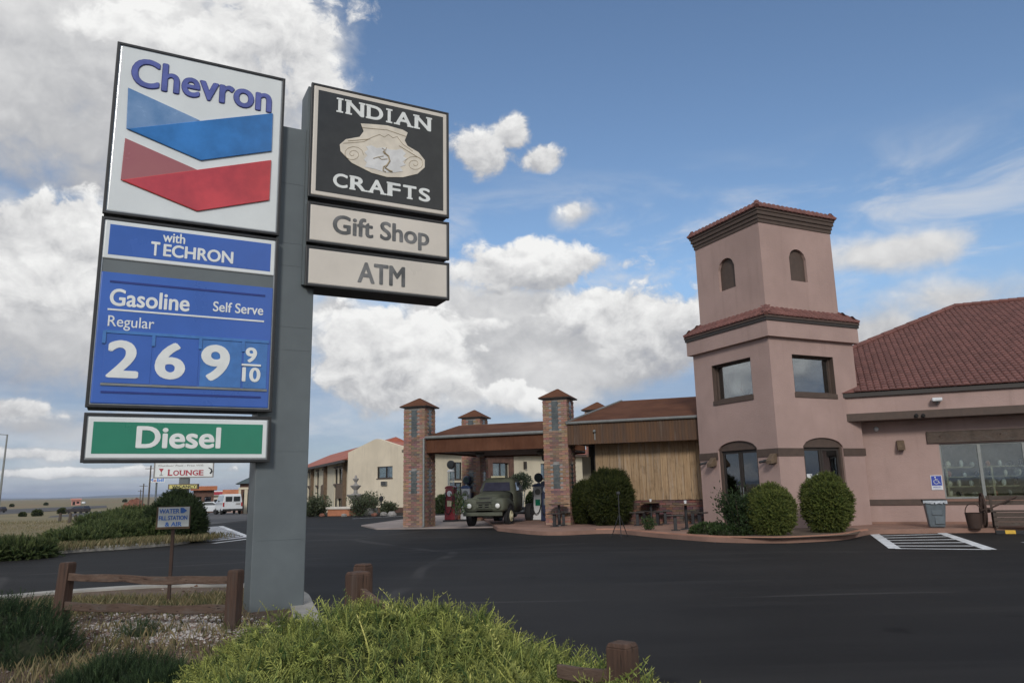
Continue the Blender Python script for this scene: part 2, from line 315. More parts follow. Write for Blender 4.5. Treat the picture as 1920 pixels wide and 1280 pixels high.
class MB:
    def __init__(s, fr=ID): s.v = []; s.f = []; s.fr = fr; s.c = []
    def add(s, vs, fs, col=None):
        b = len(s.v); s.v += [tuple(s.fr.w(p)) for p in vs]; s.f += [tuple(i + b for i in f) for f in fs]
        if col is not None: s.c += [col] * len(vs)
        return s
    def box(s, x0, x1, y0, y1, z0, z1, col=None):
        vs = [(x, y, z) for z in (z0, z1) for x, y in ((x0, y0), (x1, y0), (x1, y1), (x0, y1))]
        return s.add(vs, [(3, 2, 1, 0), (4, 5, 6, 7), (0, 1, 5, 4), (1, 2, 6, 5), (2, 3, 7, 6), (3, 0, 4, 7)], col)
    def frustum(s, r0, z0, r1, z1):
        """r = (x0,x1,y0,y1)"""
        vs = [(x, y, z) for r, z in ((r0, z0), (r1, z1)) for x, y in ((r[0], r[2]), (r[1], r[2]), (r[1], r[3]), (r[0], r[3]))]
        return s.add(vs, [(3, 2, 1, 0), (4, 5, 6, 7), (0, 1, 5, 4), (1, 2, 6, 5), (2, 3, 7, 6), (3, 0, 4, 7)])
    def beam(s, p, q, w, h, up=(0, 0, 1)):
        p, q = Vector(p), Vector(q); d = (q - p).normalized(); u = Vector(up)
        if abs(d.dot(u)) > .95: u = Vector((0, 1, 0))
        a = d.cross(u).normalized() * (w / 2); b = a.cross(d).normalized() * (h / 2)
        vs = [e + i * a + j * b for e in (p, q) for i, j in ((-1, -1), (1, -1), (1, 1), (-1, 1))]
        return s.add(vs, [(3, 2, 1, 0), (4, 5, 6, 7), (0, 1, 5, 4), (1, 2, 6, 5), (2, 3, 7, 6), (3, 0, 4, 7)])
    def tube(s, pts, r, n=8, caps=True, closed=False):
        pts = [Vector(p) for p in pts]; R = r if isinstance(r, (list, tuple)) else [r] * len(pts); vs = []; N = len(pts)
        pu = None
        for i, p in enumerate(pts):
            if closed: d = pts[(i + 1) % N] - pts[i - 1]
            else: d = pts[min(i + 1, N - 1)] - pts[max(i - 1, 0)]
            d.normalize()
            u = pu if pu is not None else (Vector((0, 0, 1)) if abs(d.z) < .9 else Vector((1, 0, 0)))
            a = d.cross(u); a = a.normalized() if a.length > 1e-6 else d.orthogonal().normalized(); b = a.cross(d).normalized(); pu = b
            vs += [p + (a * math.cos(2 * math.pi * k / n) + b * math.sin(2 * math.pi * k / n)) * R[i] for k in range(n)]
        fs = [(i * n + k, i * n + (k + 1) % n, (i + 1) * n + (k + 1) % n, (i + 1) * n + k) for i in range(N - 1) for k in range(n)]
        if closed: fs += [((N - 1) * n + k, (N - 1) * n + (k + 1) % n, (k + 1) % n, k) for k in range(n)]
        elif caps: fs += [tuple(range(n)), tuple(range((N - 1) * n, N * n))]
        return s.add(vs, fs)
    def lathe(s, prof, n=20, c=(0, 0, 0), axis='z', sx=1., sy=1.):
        """prof = [(radius, height)]"""
        vs = []
        for r, h in prof:
            for k in range(n):
                a = 2 * math.pi * k / n; q = (r * math.cos(a) * sx, r * math.sin(a) * sy, h)
                if axis == 'y': q = (q[0], h, q[1])
                if axis == 'x': q = (h, q[0], q[1])
                vs.append((q[0] + c[0], q[1] + c[1], q[2] + c[2]))
        N = len(prof)
        fs = [(i * n + k, i * n + (k + 1) % n, (i + 1) * n + (k + 1) % n, (i + 1) * n + k) for i in range(N - 1) for k in range(n)]
        return s.add(vs, fs + [tuple(range(n)), tuple(range((N - 1) * n, N * n))])
    def slab(s, outer, holes, y0, y1, plane='xz'):
        """flat plate from a 2-D outline with holes, from depth y0 to y1"""
        loops = [outer] + list(holes); flat = [p for l in loops for p in l]; n = len(flat)
        tr = tessellate_polygon([[Vector((p[0], p[1], 0)) for p in l] for l in loops])
        mk = (lambda p, d: (p[0], d, p[1])) if plane == 'xz' else ((lambda p, d: (p[0], p[1], d)) if plane == 'xy' else (lambda p, d: (d, p[0], p[1])))
        vs = [mk(p, y0) for p in flat] + [mk(p, y1) for p in flat]
        fs = [tuple(t) for t in tr] + [tuple(i + n for i in reversed(t)) for t in tr]; b = 0
        for l in loops:
            k = len(l); fs += [(b + i, b + (i + 1) % k, n + b + (i + 1) % k, n + b + i) for i in range(k)]; b += k
        return s.add(vs, fs)
    def build(s, name, mat, parent=None, bevel=0., smooth=False, seg=2):
        me = bpy.data.meshes.new(name); off = parent_origin(parent)
        me.from_pydata([(x - off.x, y - off.y, z - off.z) for x, y, z in s.v], [], s.f)
        bm = bmesh.new(); bm.from_mesh(me); bmesh.ops.recalc_face_normals(bm, faces=bm.faces); bm.to_mesh(me); bm.free()
        if s.c and len(s.c) == len(s.v):
            a = me.color_attributes.new('Col', 'FLOAT_COLOR', 'POINT'); a.data.foreach_set('color', np.array([c4(c) for c in s.c], 'f').ravel())
        if smooth:
            me.polygons.foreach_set('use_smooth', [True] * len(me.polygons))
            if smooth != 'all': me.set_sharp_from_angle(angle=rad(40))
        me.materials.append(MATS[mat])
        o = bpy.data.objects.new(name, me); COL.objects.link(o); o.parent = parent
        if bevel:
            b = o.modifiers.new('bevel', 'BEVEL'); b.width = bevel; b.segments = seg; b.limit_method = 'ANGLE'; b.angle_limit = rad(35)
        return o
def parent_origin(p):
    v = Vector((0, 0, 0))
    while p is not None: v = v + p.location; p = p.parent
    return v
def tag(o, label=None, cat=None, group=None, kind=None):
    if label: o['label'] = label
    if cat: o['category'] = cat
    if group: o['group'] = group
    if kind: o['kind'] = kind
    return o
def thing(name, loc, label, cat, group=None):
    o = bpy.data.objects.new(name, None); COL.objects.link(o); o.location = loc; o.empty_display_size = .2
    return tag(o, label, cat, group)
def copy_tree(o, parent=None):
    c = o.copy(); COL.objects.link(c)
    if parent is not None: c.parent = parent
    for ch in list(o.children): copy_tree(ch, c)
    return c
def struct(mb, name, mat, **kw): return tag(mb.build(name, mat, **kw), kind='structure')
def arch(x0, x1, z0, zs, zt, n=12):
    """opening with a segmental arch: springing height zs, crown zt"""
    pts = [(x0, z0), (x1, z0)]
    for i in range(n + 1):
        a = i / n; x = x1 + (x0 - x1) * a; pts.append((x, zs + (zt - zs) * (1 - (2 * a - 1) ** 2) ** .6))
    return pts
def rect(x0, x1, z0, z1): return [(x0, z0), (x1, z0), (x1, z1), (x0, z1)]

# text ------------------------------------------------------------
def text_geo(s, bold=0.):
    cu = bpy.data.curves.new('t', 'FONT'); cu.body = s; cu.size = 1; cu.resolution_u = 5; cu.extrude = .5
    ob = bpy.data.objects.new('t', cu); me = bpy.data.meshes.new_from_object(ob)
    v0 = np.array([tuple(q.co) for q in me.vertices]); f0 = [tuple(p.vertices) for p in me.polygons]
    bpy.data.objects.remove(ob); bpy.data.curves.remove(cu); bpy.data.meshes.remove(me)
    V, Fc = [v0], list(f0)
    v0[:, 2] = (v0[:, 2] - v0[:, 2].min()) / (v0[:, 2].max() - v0[:, 2].min())
    if bold > 0:            # heavier strokes: the same outline pushed out in eight directions, each copy a hair lower
        for k in range(8):
            a = k * math.pi / 4; c = v0.copy(); c[:, 0] += bold * math.cos(a); c[:, 1] += bold * .75 * math.sin(a); c[:, 2] *= 1 - .02 * (k + 1)
            b = len(V) * len(v0); V.append(c); Fc += [tuple(i + b for i in q) for q in f0]
    v = np.concatenate(V); lo, hi = v.min(0), v.max(0); v[:, :2] = (v[:, :2] - lo[:2]) / (hi[:2] - lo[:2]); return v, Fc
def text(mb, s, x0, x1, z0, z1, y, thick=.012, bold=.02):
    v, f = text_geo(s, bold)
    mb.add([(x0 + a * (x1 - x0), y - c * thick, z0 + b * (z1 - z0)) for a, b, c in v], f); return mb
def text_px(fr, y, name, s, bl, tr, mat, parent, bold=.02, thick=.005):
    x0, z0 = fr.pix(*bl, y); x1, _ = fr.pix(*tr, y)
    # heights are read at the end points and carried along the level line of text
    _, z1 = fr.pix(*tr, y)
    return text(MB(fr), s, x0, x1, z0, z1, y, thick, bold).build(name, mat, parent)
SERIF = {'I': [(.5, 0), (.5, 1)], 'N': [(.14, 0), (.10, 1), (.88, 1)], 'D': [(.14, 0), (.14, 1)], 'A': [(.1, 0), (.9, 0)], 'R': [(.14, 0), (.14, 1), (.92, 0)],
         'F': [(.16, 0), (.16, 1)], 'T': [(.5, 0)], 'C': [], 'S': [], 'L': [(.16, 0), (.16, 1)], 'O': [], 'U': [(.12, 1), (.88, 1)], 'G': [(.85, .42)], 'E': [(.16, 0), (.16, 1)]}
WID = {'I': .42, 'N': 1.05, 'D': .98, 'A': 1.05, 'R': 1., 'F': .86, 'T': .9, 'C': .9, 'S': .78, 'L': .8, 'O': 1., 'U': .95, 'G': 1., 'E': .82}
def serif_word(fr, y, name, s, bl, tr, mat, parent, gap=.16, bold=.03, thick=.005, first=1.):
    x0, z0 = fr.pix(*bl, y); x1, z1 = fr.pix(*tr, y); tot = sum(WID[c] for c in s) + gap * (len(s) - 1); k = (x1 - x0) / tot; x = x0; h = z1 - z0
    for i, c in enumerate(s):
        mb = MB(fr); w = WID[c] * k; hh = h * (first if i == 0 else 1.)
        if c == 'I': mb.box(x + w * .28, x + w * .72, y - thick, y, z0, z0 + hh)
        else: text(mb, c, x, x + w, z0, z0 + hh, y, thick, bold)
        sw = .19 * k
        for u, v in SERIF[c]:
            cx = x + u * w; zz = z0 if v == 0 else (z0 + hh - .11 * h if v == 1 else z0 + v * hh)
            mb.box(cx - sw, cx + sw, y - thick - .002, y, zz, zz + .11 * h)
        mb.build(name, mat, parent); x += w + gap * k

# foliage ---------------------------------------------------------
def mesh_np(name, V, Fq, C, mat, parent):
    """V (n,3), Fq (m,k) faces of k corners, C (n,3) colours"""
    me = bpy.data.meshes.new(name); off = np.array(parent_origin(parent)); V = V - off
    me.vertices.add(len(V)); me.vertices.foreach_set('co', V.astype('f').ravel())
    k = Fq.shape[1]; me.loops.add(Fq.size); me.loops.foreach_set('vertex_index', Fq.astype('i').ravel())
    me.polygons.add(len(Fq)); me.polygons.foreach_set('loop_start', np.arange(0, Fq.size, k, dtype='i'))
    me.update(calc_edges=True)
    a = me.color_attributes.new('Col', 'FLOAT_COLOR', 'POINT'); a.data.foreach_set('color', np.c_[C, np.ones(len(C))].astype('f').ravel())
    me.materials.append(MATS[mat]); o = bpy.data.objects.new(name, me); COL.objects.link(o); o.parent = parent
    return o
def spray_proto(n=9, L=1., nl=.24, w=.020, bend=.25, ang=35):
    """feathery twig along +Z: needles on four sides as thin triangles; returns verts, tris, tip factor"""
    V = []; T = []; q = []
    for i in range(n):
        t = (i + .4) / n; c = np.array([bend * t * t * L, 0, t * L])
        for s in range(3):
            a = 2.4 * i + s * 2.094; r = np.array([math.cos(a), math.sin(a), 0]); ln = nl * L * (1.15 - .65 * t)
            tip = c + r * ln * math.sin(rad(ang)) + np.array([0, 0, 1]) * ln * math.cos(rad(ang)); sd_ = np.cross(r, (0, 0, 1)) * w * L
            b = len(V); V += [c - sd_, c + sd_, tip]; T.append((b, b + 1, b + 2)); q += [t * .7, t * .7, t * .7 + .3]
    b = len(V); V += [np.array([-w * .6 * L, 0, 0]), np.array([w * .6 * L, 0, 0]), np.array([bend * L, 0, L * 1.05])]; T.append((b, b + 1, b + 2)); q += [0, 0, 1]
    return np.array(V), np.array(T), np.array(q)
def plume_proto(n=9, L=1., nl=.36, w=.030, bend=.42):
    """arching juniper plume: side branchlets as narrow kites that shorten towards the tip"""
    V = []; T = []; q = []
    for i in range(n):
        t = (i + .3) / n; c = np.array([bend * t * t * L, 0, t * L * (1 - .12 * t)])
        for s in range(3):
            a = 2.1 * i + s * 2.094; r = np.array([math.cos(a), math.sin(a), 0]); ln = nl * L * (1.1 - .72 * t) * (.8 + .4 * ((i * 7 + s * 3) % 5) / 4); k = rad(38 + 10 * ((i + s) % 3))
            ax = r * math.sin(k) + np.array([bend * t, 0, 1]) * math.cos(k); sd_ = np.cross(r, (0, 0, 1)) * w * L * (1 - .45 * t); m = c + ax * ln * .45; b = len(V)
            V += [c, m - sd_, m + sd_, c + ax * ln]; T += [(b, b + 1, b + 2), (b + 1, b + 3, b + 2)]; q += [t * .6, t * .6 + .15, t * .6 + .15, t * .6 + .4]
    return np.array(V), np.array(T), np.array(q)
def leaf_proto(w=.45):
    V = np.array([(0, 0, 0), (w / 2, .06, .5), (0, 0, 1.), (-w / 2, .06, .5)]); return V, np.array([(0, 1, 2, 3)]), np.array([.1, .6, 1, .6])
def scatter(name, P, D, L, proto, c_in, c_tip, mat, parent, jit=.25, roll=None):
    PV, PF, q = proto; N = len(P); D = D / np.linalg.norm(D, axis=1, keepdims=True)
    ref = RNG.normal(size=(N, 3)); A = np.cross(D, ref); A /= np.linalg.norm(A, axis=1, keepdims=True); Bv = np.cross(D, A)
    V = (P[:, None, :] + (PV[None, :, 0:1] * A[:, None] + PV[None, :, 1:2] * Bv[:, None] + PV[None, :, 2:3] * D[:, None]) * L[:, None, None])
    nV = len(PV); Fq = (PF[None] + (np.arange(N) * nV)[:, None, None]).reshape(-1, PF.shape[1])
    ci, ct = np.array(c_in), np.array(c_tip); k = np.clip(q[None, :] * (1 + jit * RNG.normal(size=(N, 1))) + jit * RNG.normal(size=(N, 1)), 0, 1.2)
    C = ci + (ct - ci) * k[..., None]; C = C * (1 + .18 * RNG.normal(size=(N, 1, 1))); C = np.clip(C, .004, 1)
    return mesh_np(name, V.reshape(-1, 3), Fq, C.reshape(-1, 3), mat, parent)
def lumpy(mb, c, r, seed=0, nu=18, nv=10, amp=.12, zmin=-1.):
    rg = np.random.default_rng(seed); ph = rg.uniform(0, 6.28, 6)
    vs = []
    for j in range(nv + 1):
        th = math.pi * j / nv
        for i in range(nu):
            a = 2 * math.pi * i / nu; k = 1 + amp * (math.sin(3 * a + ph[0] + 2 * th) * .5 + math.sin(5 * a + ph[1] - 3 * th) * .35 + math.sin(4 * th + ph[2]) * .4)
            vs.append((c[0] + r[0] * k * math.sin(th) * math.cos(a), c[1] + r[1] * k * math.sin(th) * math.sin(a), c[2] + max(zmin, r[2] * k * math.cos(th))))
    fs = [(j * nu + i, j * nu + (i + 1) % nu, (j + 1) * nu + (i + 1) % nu, (j + 1) * nu + i) for j in range(nv) for i in range(nu)]
    return mb.add(vs, fs)
def shell_points(c, r, n, up=.0, inner=.80, zmin=None):
    """points near the surface of an ellipsoid and their outward directions"""
    u = RNG.normal(size=(n, 3)); u /= np.linalg.norm(u, axis=1, keepdims=True); k = RNG.uniform(inner, 1., (n, 1))
    lump = 1 + .05 * np.sin(u[:, :1] * 7 + c[0] * 3) + .05 * np.sin(u[:, 2:] * 8 + u[:, 1:2] * 6 + c[1])
    P = np.array(c) + u * np.array(r) * k * lump; Dn = u / np.array(r); Dn /= np.linalg.norm(Dn, axis=1, keepdims=True); Dn[:, 2] += up
    Dn += RNG.normal(size=Dn.shape) * .35
    if zmin is not None: m = P[:, 2] > zmin; P, Dn = P[m], Dn[m]
    return P, Dn

# ------------------------------------------------------------------ terrain
TD = [0, 55, 90, 150, 250, 500, 2000, 26000]; TZ = [0, 0, -.65, -1.7, -2.2, -3., -5., -24.]
def zt(x, y): return float(np.interp(math.hypot(x, y), TD, TZ))
def T(px, py, lift=0.):
    """where a sight line meets the falling ground"""
    d = ray(px, py); t = 5.
    for _ in range(4000):
        q = EYE + d * t
        if q.z < zt(q.x, q.y) + lift: break
        t *= 1.006
    return Vector((q.x, q.y, zt(q.x, q.y) + lift))
def polar(a0, a1, na, rs, dz, wob=0.):
    mb = MB(); vs = []; rs = list(rs); full = abs(a1 - a0) > 359
    for r in rs:
        for i in range(na + (0 if full else 1)):
            a = rad(a0 + (a1 - a0) * i / na); x, y = r * math.sin(a), r * math.cos(a); vs.append((x, y, zt(x, y) + dz))
    n = na if full else na + 1
    fs = [(j * n + i, j * n + (i + 1) % n, (j + 1) * n + (i + 1) % n, (j + 1) * n + i) for j in range(len(rs) - 1) for i in range(na)]
    return mb.add(vs, fs)
struct(polar(0, 360, 96, [.5, 8, 20, 35, 45, 55, 65, 75, 90, 110, 130, 150, 180, 210, 250, 320, 400, 500, 700, 1000, 1500, 2000, 4000, 8000, 14000, 26000], -.03), 'ground', 'dry_field')
def hills():
    mb = MB(); vs = []; n = 240
    for i in range(n):
        a = 2 * math.pi * i / n; R0 = 17000 + 1500 * math.sin(3 * a)
        h = 62 + 26 * math.sin(5 * a + 1) + 14 * math.sin(13 * a) + 9 * math.sin(29 * a + 2) + 5 * math.sin(61 * a)
        for r, z in ((R0, -24), (R0 + 900, -24 + h * .75), (R0 + 1600, h - 20), (R0 + 5200, h - 12)): vs.append((r * math.sin(a), r * math.cos(a), z))
    fs = [(i * 4 + k, ((i + 1) % n) * 4 + k, ((i + 1) % n) * 4 + k + 1, i * 4 + k + 1) for i in range(n) for k in range(3)]
    struct(mb.add(vs, fs), 'hills', 'hill_ground')
hills()
def sheet(pts, z, name, mat, thick=0.):
    """flat sheet from ground points (x, y)"""
    mb = MB(); mb.slab([(p[0], p[1]) for p in pts], [], z - thick, z, 'xy') if thick else None
    if not thick:
        tr = tessellate_polygon([[Vector((p[0], p[1], 0)) for p in pts]]); mb.add([(p[0], p[1], z) for p in pts], [tuple(t) for t in tr])
    return struct(mb, name, mat)
def strip(near, far, lift, name, mat, sub=6):
    mb = MB(); vs = []
    P = [[T(*p, lift) for p in e] for e in (near, far)]; m = len(near)
    rows = []
    for i in range(m):
        for k in range(sub + 1):
            q = P[0][i].lerp(P[1][i], k / sub); vs.append((q.x, q.y, zt(q.x, q.y) + lift))
    s = sub + 1
    return struct(mb.add(vs, [(i * s + k, (i + 1) * s + k, (i + 1) * s + k + 1, i * s + k + 1) for i in range(m - 1) for k in range(sub)]), name, mat)
def smooth_line(pts, n=6):
    pts = [Vector(p) for p in pts]; out = []
    for i in range(len(pts) - 1):
        p0, p1, p2, p3 = pts[max(i - 1, 0)], pts[i], pts[i + 1], pts[min(i + 2, len(pts) - 1)]
        for k in range(n):
            t = k / n; out.append(.5 * ((2 * p1) + (p2 - p0) * t + (2 * p0 - 5 * p1 + 4 * p2 - p3) * t * t + (3 * p1 - p0 - 3 * p2 + p3) * t ** 3))
    return out + [pts[-1]]
def kerb(line, w, h, z, name, mat, side=1, z0=0.):
    """extruded kerb along a ground polyline; rounded nose on the road side"""
    mb = MB(); vs = []; N = len(line)
    for i, p in enumerate(line):
        d = (line[min(i + 1, N - 1)] - line[max(i - 1, 0)]); d.z = 0; d.normalize(); n = Vector((-d.y, d.x, 0)) * side
        for a, b in ((0, z0 - .05), (.012, z0 + h * .7), (.04, z0 + h), (w, z0 + h), (w, z0 - .05)): vs.append((p.x + n.x * a, p.y + n.y * a, b))
    fs = [(i * 5 + k, (i + 1) * 5 + k, (i + 1) * 5 + k + 1, i * 5 + k + 1) for i in range(N - 1) for k in range(4)]
    return struct(mb.add(vs, fs), name, mat)

# parking lot, roads
lot = [(-60, -12), (60, -12), (60, 50), (5, 50)] + [tuple(G(*p)[:2]) for p in ((600, 962), (560, 964), (480, 973), (380, 984), (200, 1005), (0, 1020))] + [(-60, 20)]
sheet(lot, 0., 'parking_lot', 'asphalt_new')
struct(polar(-32, 10, 40, [34, 40, 45, 50, 55, 60, 65, 75, 90, 110, 130, 150], -.012), 'old_asphalt', 'asphalt_old')
VK = smooth_line([G(*p) for p in ((-500, 1085), (-200, 1062), (0, 1047), (130, 1036), (250, 1028), (340, 1020), (380, 1011), (392, 1003), (388, 994), (376, 985), (366, 977), (362, 968), (365, 960))])
kerb(VK, .30, .13, 0, 'kerb_verge', 'kerb_concrete', 1)
# verge with the field behind it: follows the ground down to the roads
def verge():
    mb = MB(); vs = []; N = len(VK); m = 14
    far = [T(px, 960, .02) for px in np.linspace(-260, 366, N)]
    for i in range(N):
        a = Vector((VK[i].x, VK[i].y, 0))
        d = (VK[min(i + 1, N - 1)] - VK[max(i - 1, 0)]).normalized(); a = a + Vector((-d.y, d.x, 0)) * .29
        for k in range(m + 1):
            t = (k / m) ** 1.6; q = a.lerp(far[i], t); vs.append((q.x, q.y, zt(q.x, q.y) + .12 * (1 - t) + .015))
    s = m + 1
    struct(mb.add(vs, [(i * s + k, (i + 1) * s + k, (i + 1) * s + k + 1, i * s + k + 1) for i in range(N - 1) for k in range(m)]), 'verge', 'dry_field')
verge()
strip([(-160, 971), (0, 964), (90, 958), (200, 951)], [(-160, 960), (0, 955), (90, 951), (200, 947)], .06, 'highway', 'asphalt_old')
strip([(40, 983), (130, 977), (240, 972), (330, 967)], [(95, 967), (150, 961), (240, 955), (330, 952)], .075, 'frontage_road', 'asphalt_old')

# foreground planting bed
BK = smooth_line([G(*p) for p in ((-500, 1172), (-200, 1146), (0, 1133), (110, 1123), (290, 1111), (400, 1109), (480, 1110), (545, 1116), (580, 1130), (592, 1150))] + [Vector((-1.35, 6.6, 0)), Vector((-.2, 5.3, 0)), Vector((.75, 4.2, 0)), Vector((1.25, 3.0, 0)), Vector((1.6, 1.2, 0)), Vector((1.7, -4, 0))])
kerb(BK, .32, .14, 0, 'kerb_bed', 'kerb_concrete', -1)
def bed_z(x, y):
    return .10 + .10 * math.exp(-((x + 1.0) ** 2 + (y - 4.5) ** 2) / 6) + .02 * math.sin(2.1 * x + y) * math.sin(1.7 * y)
def bed():
    mb = MB(); vs = []; N = len(BK); m = 26; c = Vector((-5, -4, 0))
    for i in range(N):
        d = (BK[min(i + 1, N - 1)] - BK[max(i - 1, 0)]).normalized(); a = BK[i] + Vector((d.y, -d.x, 0)) * .31
        for k in range(m + 1):
            q = a.lerp(c, k / m); vs.append((q.x, q.y, .11 + (bed_z(q.x, q.y) - .11) * min(1, k / 4)))
    s = m + 1
    struct(mb.add(vs, [(i * s + k, (i + 1) * s + k, (i + 1) * s + k + 1, i * s + k + 1) for i in range(N - 1) for k in range(m)]), 'planting_bed', 'bed_soil', smooth='all')
bed()
def in_bed(x, y):
    c = False; P = [(p.x, p.y) for p in BK] + [(-5, -8), (-30, -8)]; n = len(P)
    for i in range(n):
        (x0, y0), (x1, y1) = P[i], P[i - 1]
        if (y0 > y) != (y1 > y) and x < (x1 - x0) * (y - y0) / (y1 - y0) + x0: c = not c
    return c
def stones(name, n, px, py, sx, sy, size, cols, label, cat):
    """loose stones strewn over the bed, too many to count"""
    P0 = np.array([(1, 0, .1), (.3, .9, 0), (-.8, .6, .1), (-.9, -.5, 0), (.1, -1, .1), (.8, -.6, 0), (.1, .1, .75), (0, 0, -.5)])
    F0 = [(i, (i + 1) % 6, 6) for i in range(6)] + [((i + 1) % 6, i, 7) for i in range(6)]
    V = []; Fc = []; C = []
    k = 0
    while k < n:
        q = G(px + random.gauss(0, sx), py + random.gauss(0, sy), .12)
        if not in_bed(q.x, q.y) or q.y < 0: k += 1; continue
        s = size * math.exp(random.gauss(0, .45)); a = random.uniform(0, 6.28); R_ = np.array([[math.cos(a), -math.sin(a), 0], [math.sin(a), math.cos(a), 0], [0, 0, 1]])
        P = (P0 * np.array([1, random.uniform(.6, 1), random.uniform(.5, .9)]) * s * RNG.uniform(.8, 1.2, (8, 1))) @ R_.T
        b = len(V) * 8 if False else len(V); V += list(P + np.array([q.x, q.y, bed_z(q.x, q.y) + s * .15])); Fc += [tuple(i + b for i in f) for f in F0]
        c = np.array(random.choice(cols)) * random.uniform(.75, 1.15); C += [c] * 8; k += 1
    return tag(mesh_np(name, np.array(V), np.array(Fc), np.clip(np.array(C), 0, 1), 'gravel', None), label, cat, kind='stuff')
stones('white_gravel', 3600, 310, 1174, 70, 12, .015, [(.50, .46, .42), (.42, .38, .35), (.55, .52, .50), (.3, .22, .18)], 'white gravel strewn under the left rail fence', 'gravel')
stones('mulch_chips', 5200, 230, 1190, 190, 45, .013, [(.16, .09, .06), (.10, .06, .045), (.22, .15, .11), (.36, .31, .27)], 'brown mulch and small chips over the planting bed', 'mulch')
def tufts(name, pts, n, hgt, cols, label, cat, spread=.12, w=.004):
    V = []; Fc = []; C = []
    for p in pts:
        for _ in range(n):
            x, y = p[0] + random.gauss(0, spread), p[1] + random.gauss(0, spread); z = p[2]; h = hgt * random.uniform(.4, 1.2); a = random.uniform(0, 6.28); ln = random.uniform(.05, .6) * h
            dx, dy = math.cos(a), math.sin(a); b = len(V); sx, sy = -dy * w, dx * w
            V += [(x - sx, y - sy, z), (x + sx, y + sy, z), (x + sx * .7 + dx * ln * .35, y + sy * .7 + dy * ln * .35, z + h * .6), (x + dx * ln, y + dy * ln, z + h)]
            Fc += [(b, b + 1, b + 2, b + 3)]; c = np.array(random.choice(cols)) * random.uniform(.7, 1.2); C += [c] * 4
    return tag(mesh_np(name, np.array(V), np.array(Fc), np.clip(np.array(C), 0, 1), 'leaf', None), label, cat, kind='stuff')
DRY = [(.24, .19, .10), (.17, .14, .07), (.10, .11, .05), (.28, .23, .13)]
pts = []
for i in range(420):
    t = random.uniform(0, 1); px = 470 * t + random.gauss(0, 6); q = G(px, 1113 + 22 * (1 - t) + abs(random.gauss(0, 12)), .12)
    if in_bed(q.x, q.y): pts.append((q.x, q.y, bed_z(q.x, q.y) - .02))
for i in range(170):
    q = G(random.uniform(0, 470), random.uniform(1150, 1290), .12)
    if in_bed(q.x, q.y): pts.append((q.x, q.y, bed_z(q.x, q.y) - .02))
tufts('dry_grass', pts, 16, .13, DRY, 'short dry grass along the near kerb and over the bed', 'grass')
pts = []
for i in range(900):
    j = random.randrange(6, 33); p = VK[min(j, len(VK) - 1)]; q = p + Vector((random.uniform(-.5, .5), random.uniform(.35, 1.3), 0)); pts.append((q.x, q.y, .09))
tufts('verge_grass', pts, 12, .2, DRY, 'dry grass behind the far kerb below the junipers', 'grass', .25, .008)
pts = []
for i in range(1500):
    q = T(random.uniform(-40, 190), random.uniform(978, 1030)); pts.append((q.x, q.y, q.z + .02))
tufts('field_grass', pts, 12, .16, DRY, 'dry grass of the roadside field at the left', 'grass', .5, .012)

# painted hatches
def hatch_right():
    a, b, c, d = [G(*p) for p in ((1638, 1000), (1757, 996), (1857, 1030), (1678, 1028))]
    root = thing('painted_hatching', (a.x, a.y, .004), 'white striped no-parking hatch painted before the pink shop', 'marking')
    def line(p, q, w):
        mb = MB(); dd = (q - p).normalized(); n = Vector((-dd.y, dd.x, 0)) * w / 2
        mb.add([(*(p - n)[:2], .004), (*(q - n)[:2], .004), (*(q + n)[:2], .004), (*(p + n)[:2], .004)], [(0, 1, 2, 3)]); mb.build('painted_stripe', 'line_paint', root).location.z = random.uniform(0, .003)
    line(a, d, .25); line(b, c, .25); line(d, c, .14)
    for k in range(6):
        t = (k + .15) / 6; p = a.lerp(d, t); q = b.lerp(c, t * .98); line(p.lerp(q, .03), q.lerp(p, .02), .17)
hatch_right()
def hatch_left():
    a, b, c, d = [G(*p) for p in ((376, 989), (414, 986), (472, 1009), (400, 1018))]
    root = thing('painted_hatching', (a.x, a.y, .004), 'worn white hatched marking beyond the far kerb, left of the sign pole', 'marking')
    def line(p, q, w, m):
        mb = MB(); dd = (q - p).normalized(); n = Vector((-dd.y, dd.x, 0)) * w / 2
        mb.add([(*(p - n)[:2], .004), (*(q - n)[:2], .004), (*(q + n)[:2], .004), (*(p + n)[:2], .004)], [(0, 1, 2, 3)]); mb.build('painted_stripe', m, root).location.z = random.uniform(0, .003)
    line(b, c, .22, 'line_paint'); line(d, c, .16, 'line_paint')
    for k in range(11):
        t = (k + .3) / 11.5; p = a.lerp(d, t); q = b.lerp(c, t); line(p, q.lerp(p, .02), .55 if k < 7 else .4, 'line_worn')
hatch_left()
for (p, q, lab) in [((1918, 1016), (1990, 1024), 'short white bay line at the right picture edge'), ((660, 972), (775, 966), 'thin white line on the asphalt before the beige motel')]:
    a, b = G(*p), G(*q); d = (b - a).normalized(); n = Vector((-d.y, d.x, 0)) * .06
    tag(MB().add([(*(a - n)[:2], .004), (*(b - n)[:2], .004), (*(b + n)[:2], .004), (*(a + n)[:2], .004)], [(0, 1, 2, 3)]).build('bay_line', 'line_paint'), lab, 'marking')

